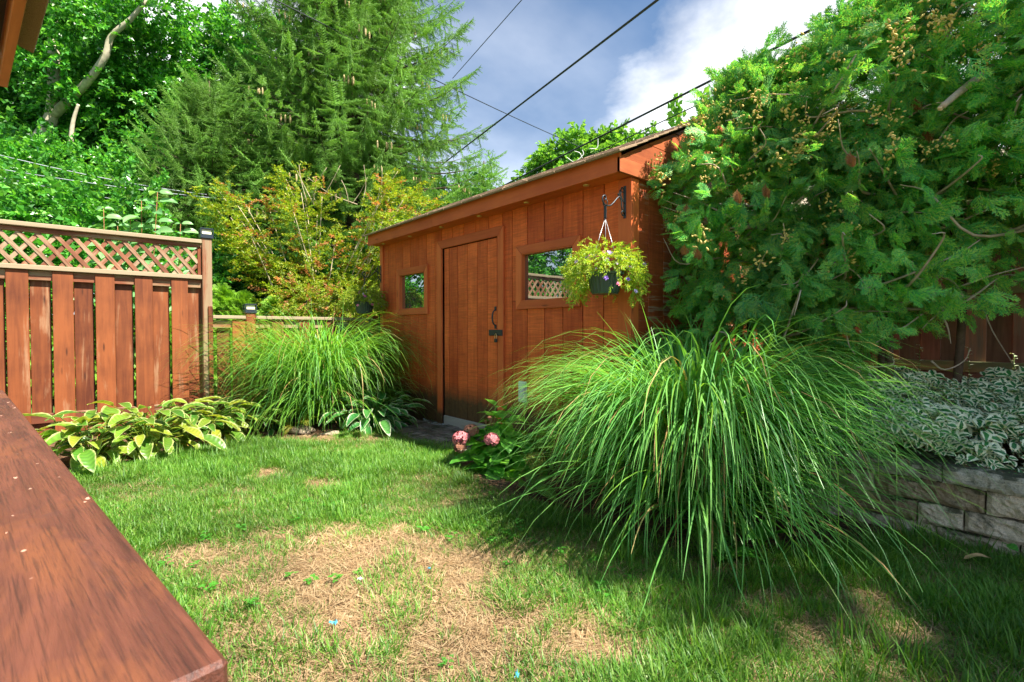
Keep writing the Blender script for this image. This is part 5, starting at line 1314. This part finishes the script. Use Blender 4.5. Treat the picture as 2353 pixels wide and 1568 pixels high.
tree('bright green young maple low in front of the pale trunk at the left edge', P(20, 760, d=10)*np.array([1, 1, 0]), [([P(20, 760, d=10), P(25, 560, d=10), P(10, 420, d=10)], [.08, .06, .03])],
     [PB(-10, 430, 10.2, 1.1, .8, .9), PB(120, 470, 10.4, 1.0, .8, .7), PB(250, 480, 10.2, 1.1, .8, .6), PB(360, 430, 10.8, 1.0, .8, .9), PB(170, 400, 10.9, 1.0, .8, .6)], 1700, C_maple, scl=(.6, 1.0))
tree('dense maple between the pale trunk and the spruce with sky showing at its top', P(420, 760, d=15)*np.array([1, 1, 0]), [([P(430, 760, d=15), P(430, 500, d=15), P(420, 300, d=15)], [.2, .15, .08])],
     [PB(500, 180, 15, 1.5, 1.3, 1.2), PB(400, 270, 15, 1.7, 1.3, 1.6), PB(470, 400, 15, 2., 1.3, 1.8), PB(580, 110, 15, 1.2, 1, .9), PB(330, 400, 15, 1.8, 1.3, 1.8)], 2400, C_maple, scl=(.9, 1.5))
tree('shadowy broadleaf tree filling the gap behind the small spruce', P(650, 760, d=17)*np.array([1, 1, 0]), [([P(650, 760, d=17), P(650, 500, d=17), P(650, 300, d=17)], [.2, .15, .08])],
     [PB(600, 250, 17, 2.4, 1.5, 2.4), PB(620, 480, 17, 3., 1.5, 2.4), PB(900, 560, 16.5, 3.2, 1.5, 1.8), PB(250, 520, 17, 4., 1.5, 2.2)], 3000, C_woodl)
tr = tree('dark woodland mass closing the view behind all the left trees', P(100, 760, d=21)*np.array([1, 1, 0]), [([P(100, 760, d=21), P(100, 400, d=21)], [.3, .1])],
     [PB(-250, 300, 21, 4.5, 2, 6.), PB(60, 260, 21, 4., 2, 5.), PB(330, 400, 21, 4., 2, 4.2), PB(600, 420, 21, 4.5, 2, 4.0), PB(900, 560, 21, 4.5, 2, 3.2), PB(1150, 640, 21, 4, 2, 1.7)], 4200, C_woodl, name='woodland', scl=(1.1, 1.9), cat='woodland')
# undergrowth beyond the low fence
tree('dark leafy undergrowth beyond the low fence between the posts and the orange shrub', P(620, 760, d=9)*np.array([1, 1, 0]), [([P(620, 770, d=9.4), P(620, 680, d=9.4)], [.03, .02])],
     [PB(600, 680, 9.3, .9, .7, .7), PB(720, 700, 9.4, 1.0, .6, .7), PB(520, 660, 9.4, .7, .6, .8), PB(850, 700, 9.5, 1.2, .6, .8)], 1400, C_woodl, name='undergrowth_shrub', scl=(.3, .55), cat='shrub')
tree('narrow light tree standing behind the left end of the shed roof', P(1110, 760, d=26)*np.array([1, 1, 0]), [([P(1110, 760, d=26), P(1108, 500, d=26), P(1112, 370, d=26)], [.18, .12, .03])],
     [PB(1110, 385, 26, .65, .65, .75), PB(1100, 430, 26, 1.0, .9, .7), PB(1130, 415, 26, .7, .6, .5), PB(1090, 470, 26, 1.3, 1., 1.), PB(1040, 500, 26, 1.6, 1., 1.4)], 900, C_mapleS, name='ash_tree', scl=(.7, 1.2), shell=.2)
tree('round topped maple rising behind the middle of the shed roof', P(1340, 760, d=24)*np.array([1, 1, 0]), [([P(1330, 760, d=24), P(1330, 450, d=24)], [.2, .1])],
     [PB(1290, 385, 24, 1.3, 1.2, .85), PB(1355, 362, 24, 1.2, 1.2, .95), PB(1410, 345, 24, .9, 1., .75), PB(1250, 420, 24, 1.1, 1., .7), PB(1480, 350, 24, .9, 1., .65), PB(1440, 400, 24, 1.6, 1.2, 1.2), PB(1340, 450, 24, 2.4, 1.2, 1.2)], 1900, C_far, scl=(.6, 1.1))
tree('bright maple seen through the hedge beyond the back fence', P(1750, 760, d=16)*np.array([1, 1, 0]), [([P(1750, 760, d=16), P(1750, 450, d=16)], [.2, .1])],
     [PB(1650, 420, 16, 2.2, 1.5, 1.7), PB(1850, 430, 16, 2.2, 1.5, 1.7), PB(2100, 480, 16, 2.4, 1.5, 1.2)], 1500, C_far, scl=(.6, 1.1))
# trees on the camera's side of the yard, seen in the window glass
tree('garden tree beyond the tall fence left of the frame, mirrored in the shed windows', (-4.5, 9.5, 0), [([(-4.5, 9.5, 0), (-4.5, 9.5, 3)], [.15, .1])],
     [((.2, 10.4, 2.), (1.3, 1., 1.3)), ((-4.5, 9.5, 3.2), (2.2, 1.6, 1.9)), ((-2.2, 10.2, 2.2), (1.5, 1.3, 1.5)), ((-7.5, 9.0, 3.), (2.2, 1.5, 2.)), ((-4.5, 9.5, 5.0), (2.0, 1.5, 1.6))], 3600, C_maple, scl=(.7, 1.2))

tree('lilac like bush directly behind the tall fence, its top above the lattice', (.3, 10.1, 0), [([(.3, 10.1, 0), (.3, 10.1, 1.5)], [.05, .03])],
     [((.4, 10.1, 1.8), (1.5, .9, 1.4)), ((1.3, 10.0, 1.3), (1., .8, 1.0)), ((-1.1, 10.1, 1.6), (1.1, .9, 1.2))], 1500, C_maple, name='lilac_bush', scl=(.5, .9), cat='bush')
tree('unseen tall tree added beyond the hedge to shade the right of the lawn', (5.2, -5.5, 0), [([(5.2, -5.5, 0), (5.1, -5.4, 4), (5.2, -5.3, 8.6)], [.22, .17, .06])],
     [((5.25, -5.45, 9.), (1.1, 1.4, 1.2)), ((5.85, -4.5, 9.2), (1.0, 1.1, 1.1)), ((5.15, -5.4, 7.4), (1.0, 1.1, .9)), ((6.2, -4.2, 7.6), (1.1, 1.1, 1.)), ((4.95, -6.8, 8.8), (1.0, 1., 1.1))], 1000, C_maple, scl=(.9, 1.4))  # unseen crown, placed and shaped to cast dappled shade on the lawn
# orange shrub
sb = P(760, 762, d=8.9)*np.array([1, 1, 0]); C_shrub = sprig_col('shrub_sprig', [M_shrub, M_shrub, M_shrubred, M_shrub, M_shrub, M_shrub, M_shrub, M_shrub], 8, n=15, L=.058, Wd=.034, length=.26)
shr = thing('autumn_shrub', sb, 'wide multi stemmed shrub with yellow green leaves and reddish seed heads behind the low fence', 'shrub')
hr_ = np.random.default_rng(77); tips = []
for i in range(34):
    x_ = hr_.uniform(505, 985); cy_ = 405+75*((x_-770)/240)**2; y_ = cy_+hr_.random()**1.3*240; d_ = 8.7+hr_.normal()*.55; tips.append(P(x_, min(y_, 650), d=d_))
tips += [P(x_, y_, d=8.4) for x_, y_ in ((500, 435), (488, 470), (530, 500), (560, 560), (600, 600), (640, 610), (620, 650), (985, 460), (960, 480), (655, 420), (700, 660), (660, 690))]
PP, XX = [], []
for i, tp_ in enumerate(tips):
    b = sb+[hr_.normal()*.28, hr_.normal()*.15, .2]; m_ = b*.5+tp_*.5+np.array([0, 0, .28])*(.4+hr_.random()); path = smooth_path([b, b*.8+m_*.2+[0, 0, .2], m_, tp_], 20)
    if i < 50: g = Geo(); g.add(*tube(path-b, np.linspace(.020, .004, len(path)), 5)); part('stem', g.mesh('stem', M_stem, True, False), shr, b)
    m = len(path)
    for j in range(int(m*.6), m):
        for k in range(4):
            PP.append(path[j]+hr_.normal(size=3)*np.array([.17, .17, .055])); XX.append(unit(path[min(m-1, j+1)]-path[j-1])*[1, 1, .25]+hr_.normal(size=3)*[.7, .7, .2])
    PP += [tp_+hr_.normal(size=3)*.10 for _ in range(8)]; XX += [unit((tp_-m_)*[1, 1, .2])+hr_.normal(size=3)*[.6, .6, .2] for _ in range(8)]
scatter('foliage', C_shrub, PP, eulers(np.array(XX), np.tile([0, 0, 1.], (len(PP), 1))+hr_.normal(size=(len(PP), 3))*.3), hr_.uniform(.7, 1.15, len(PP)), shr, sb)
for i in range(12):
    x_ = hr_.uniform(640, 900); a_ = P(x_, 470, d=8.6); e_ = P(x_+hr_.normal()*45, 375+hr_.random()*40, d=8.5); tube_part('bare_twig', [a_, (a_+e_)/2+hr_.normal(size=3)*.05, e_], [.006, .0025], M_stem, shr, 4, 6)
# low lighter part of the shrub behind the grass and left basket
tree('leafy rose bush with small flowers just left of the hanging basket at the shed end', P(700, 765, d=7.4)*np.array([1, 1, 0]), [([P(700, 770, d=7.4), P(705, 690, d=7.4)], [.02, .01])],
     [PB(690, 680, 7.4, .38, .3, .30), PB(740, 705, 7.4, .4, .3, .25), PB(800, 690, 7.5, .4, .3, .3)], 420, C_shrub, name='rose_bush', scl=(.5, .8), cat='bush')

# young cedars beyond the low fence
C_young = variants_collection('young_cedar_spray', [cedar_spray(i+30, M_youngcedar, 3, .13) for i in range(4)])
yc = np.random.default_rng(5)
for i, (x_, yt, dd_, rr_, lab) in enumerate(((508, 676, 7.4, .24, 'yellow green young cedar left of the low fence post light, the taller one'), (552, 686, 7.5, .22, 'yellow green young cedar directly behind the low fence post light'), (628, 700, 7.6, .24, 'yellow green young cedar right of the low fence post light'),
        (360, 720, 7.3, .3, 'yellow green young cedar seen through the gaps of the tall fence, right end'), (250, 730, 7.2, .3, 'yellow green young cedar seen through the middle gaps of the tall fence'), (120, 740, 7.1, .3, 'yellow green young cedar seen through the left gaps of the tall fence'), (0, 740, 7.1, .3, 'yellow green young cedar behind the leftmost boards of the tall fence'))):
    tp_ = P(x_, yt, d=dd_); b = tp_*np.array([1, 1, 0]); t = thing('young_cedar', b, lab, 'young cedar', 'young cedars beyond the fence')
    tube_part('trunk', [b, tp_*[1, 1, .9]], [.02, .005], M_bark, t, 5, 3)
    n = 420; h = yc.random(n)**.8; z = h*tp_[2]; a = yc.random(n)*6.28; r_ = rr_*1.25*np.clip((1-h)*1.9, .03, 1)**.7*(.45+.6*yc.random(n)**.4)*(1+.15*np.sin(a*5))
    X = np.stack([np.cos(a)*.5, np.sin(a)*.5, .9+yc.normal(0, .2, n)], 1); U = np.stack([-np.sin(a)+yc.normal(0, .3, n), np.cos(a)+yc.normal(0, .3, n), np.zeros(n)], 1)
    scatter('crown', C_young, np.stack([b[0]+np.cos(a)*r_, b[1]+np.sin(a)*r_, z], 1), eulers(X, U), yc.uniform(.7, 1.1, n), t, b)
# broad leaved plant behind the lattice
br = np.random.default_rng(15)
ml = [big_leaf(.17*(1+.15*k), .085*(1+.1*k), .02, 35-15*k, -20-10*k, nl=7, nw=4, cup=.3, wave=.03).mesh('leaf', M_mag, True) for k in range(3)]
for i, (x_, yt, lab) in enumerate(((362, 442, 'tallest stem of the broad leaved plant above the lattice'), (325, 462, 'middle stem of the broad leaved plant above the lattice'), (238, 480, 'leftmost stem of the broad leaved plant above the lattice'), (300, 500, 'short leafy stem behind the lattice between the taller ones'), (415, 515, 'small leafy stem behind the lattice near the tall post'), (270, 520, 'low leafy stem just above the cap rail behind the lattice'))):
    d_ = 6.75; tp_ = P(x_, yt, d=d_); b = P(x_+br.normal()*12, 790, d=d_)*np.array([1, 1, 0]); t = thing('broadleaf_plant', b, lab, 'plant', 'broad leaved stems behind the tall fence')
    tube_part('stem', [b, (b+tp_)/2+br.normal(size=3)*.03, tp_], [.010, .004], M_redstem, t, 6, 8)
    for j in range(22):
        q = tp_-(tp_-b)*(j//2)*.045; aa_ = j*2.1+br.normal()*.3; part('leaf', ml[j % 3], t, q, tuple(eulers(np.array([[math.cos(aa_), math.sin(aa_), -.1]]), np.array([[-.5+br.normal()*.3, -.7+br.normal()*.3, .6]]))[0]), (.6 if j < 3 else 1.)+.4*br.random())

# neighbour's house behind the hedge
nh = thing('neighbour_house', (10, 0, 0), 'beige house with tan roof glimpsed through the hedge', 'house')
part('wall', box_mesh('wall', 3, 7, 2.9, M_siding_house), nh, (11.5, 0.5, 1.45))
for k in range(14): part('siding', box_mesh('siding', .02, 7, .18, M_siding_house, .004), nh, (9.99, .5, .12+k*.2), (0, -.06, 0))
prism('roof', [(9.6, 2.85), (11.5, 3.9), (13.4, 2.85), (13.4, 3.0), (11.5, 4.05), (9.6, 3.0)], -3.3, 4.3, M_roofhouse, nh)
for vv in (-1.2, 1.6):
    wn = part('window', box_mesh('window_frame', .05, 1.1, 1.1, M_white, .006), nh, (9.97, vv, 1.6)); part('pane', box_mesh('pane', .02, .95, .95, M_glass, 0), wn, (9.94, vv, 1.6))
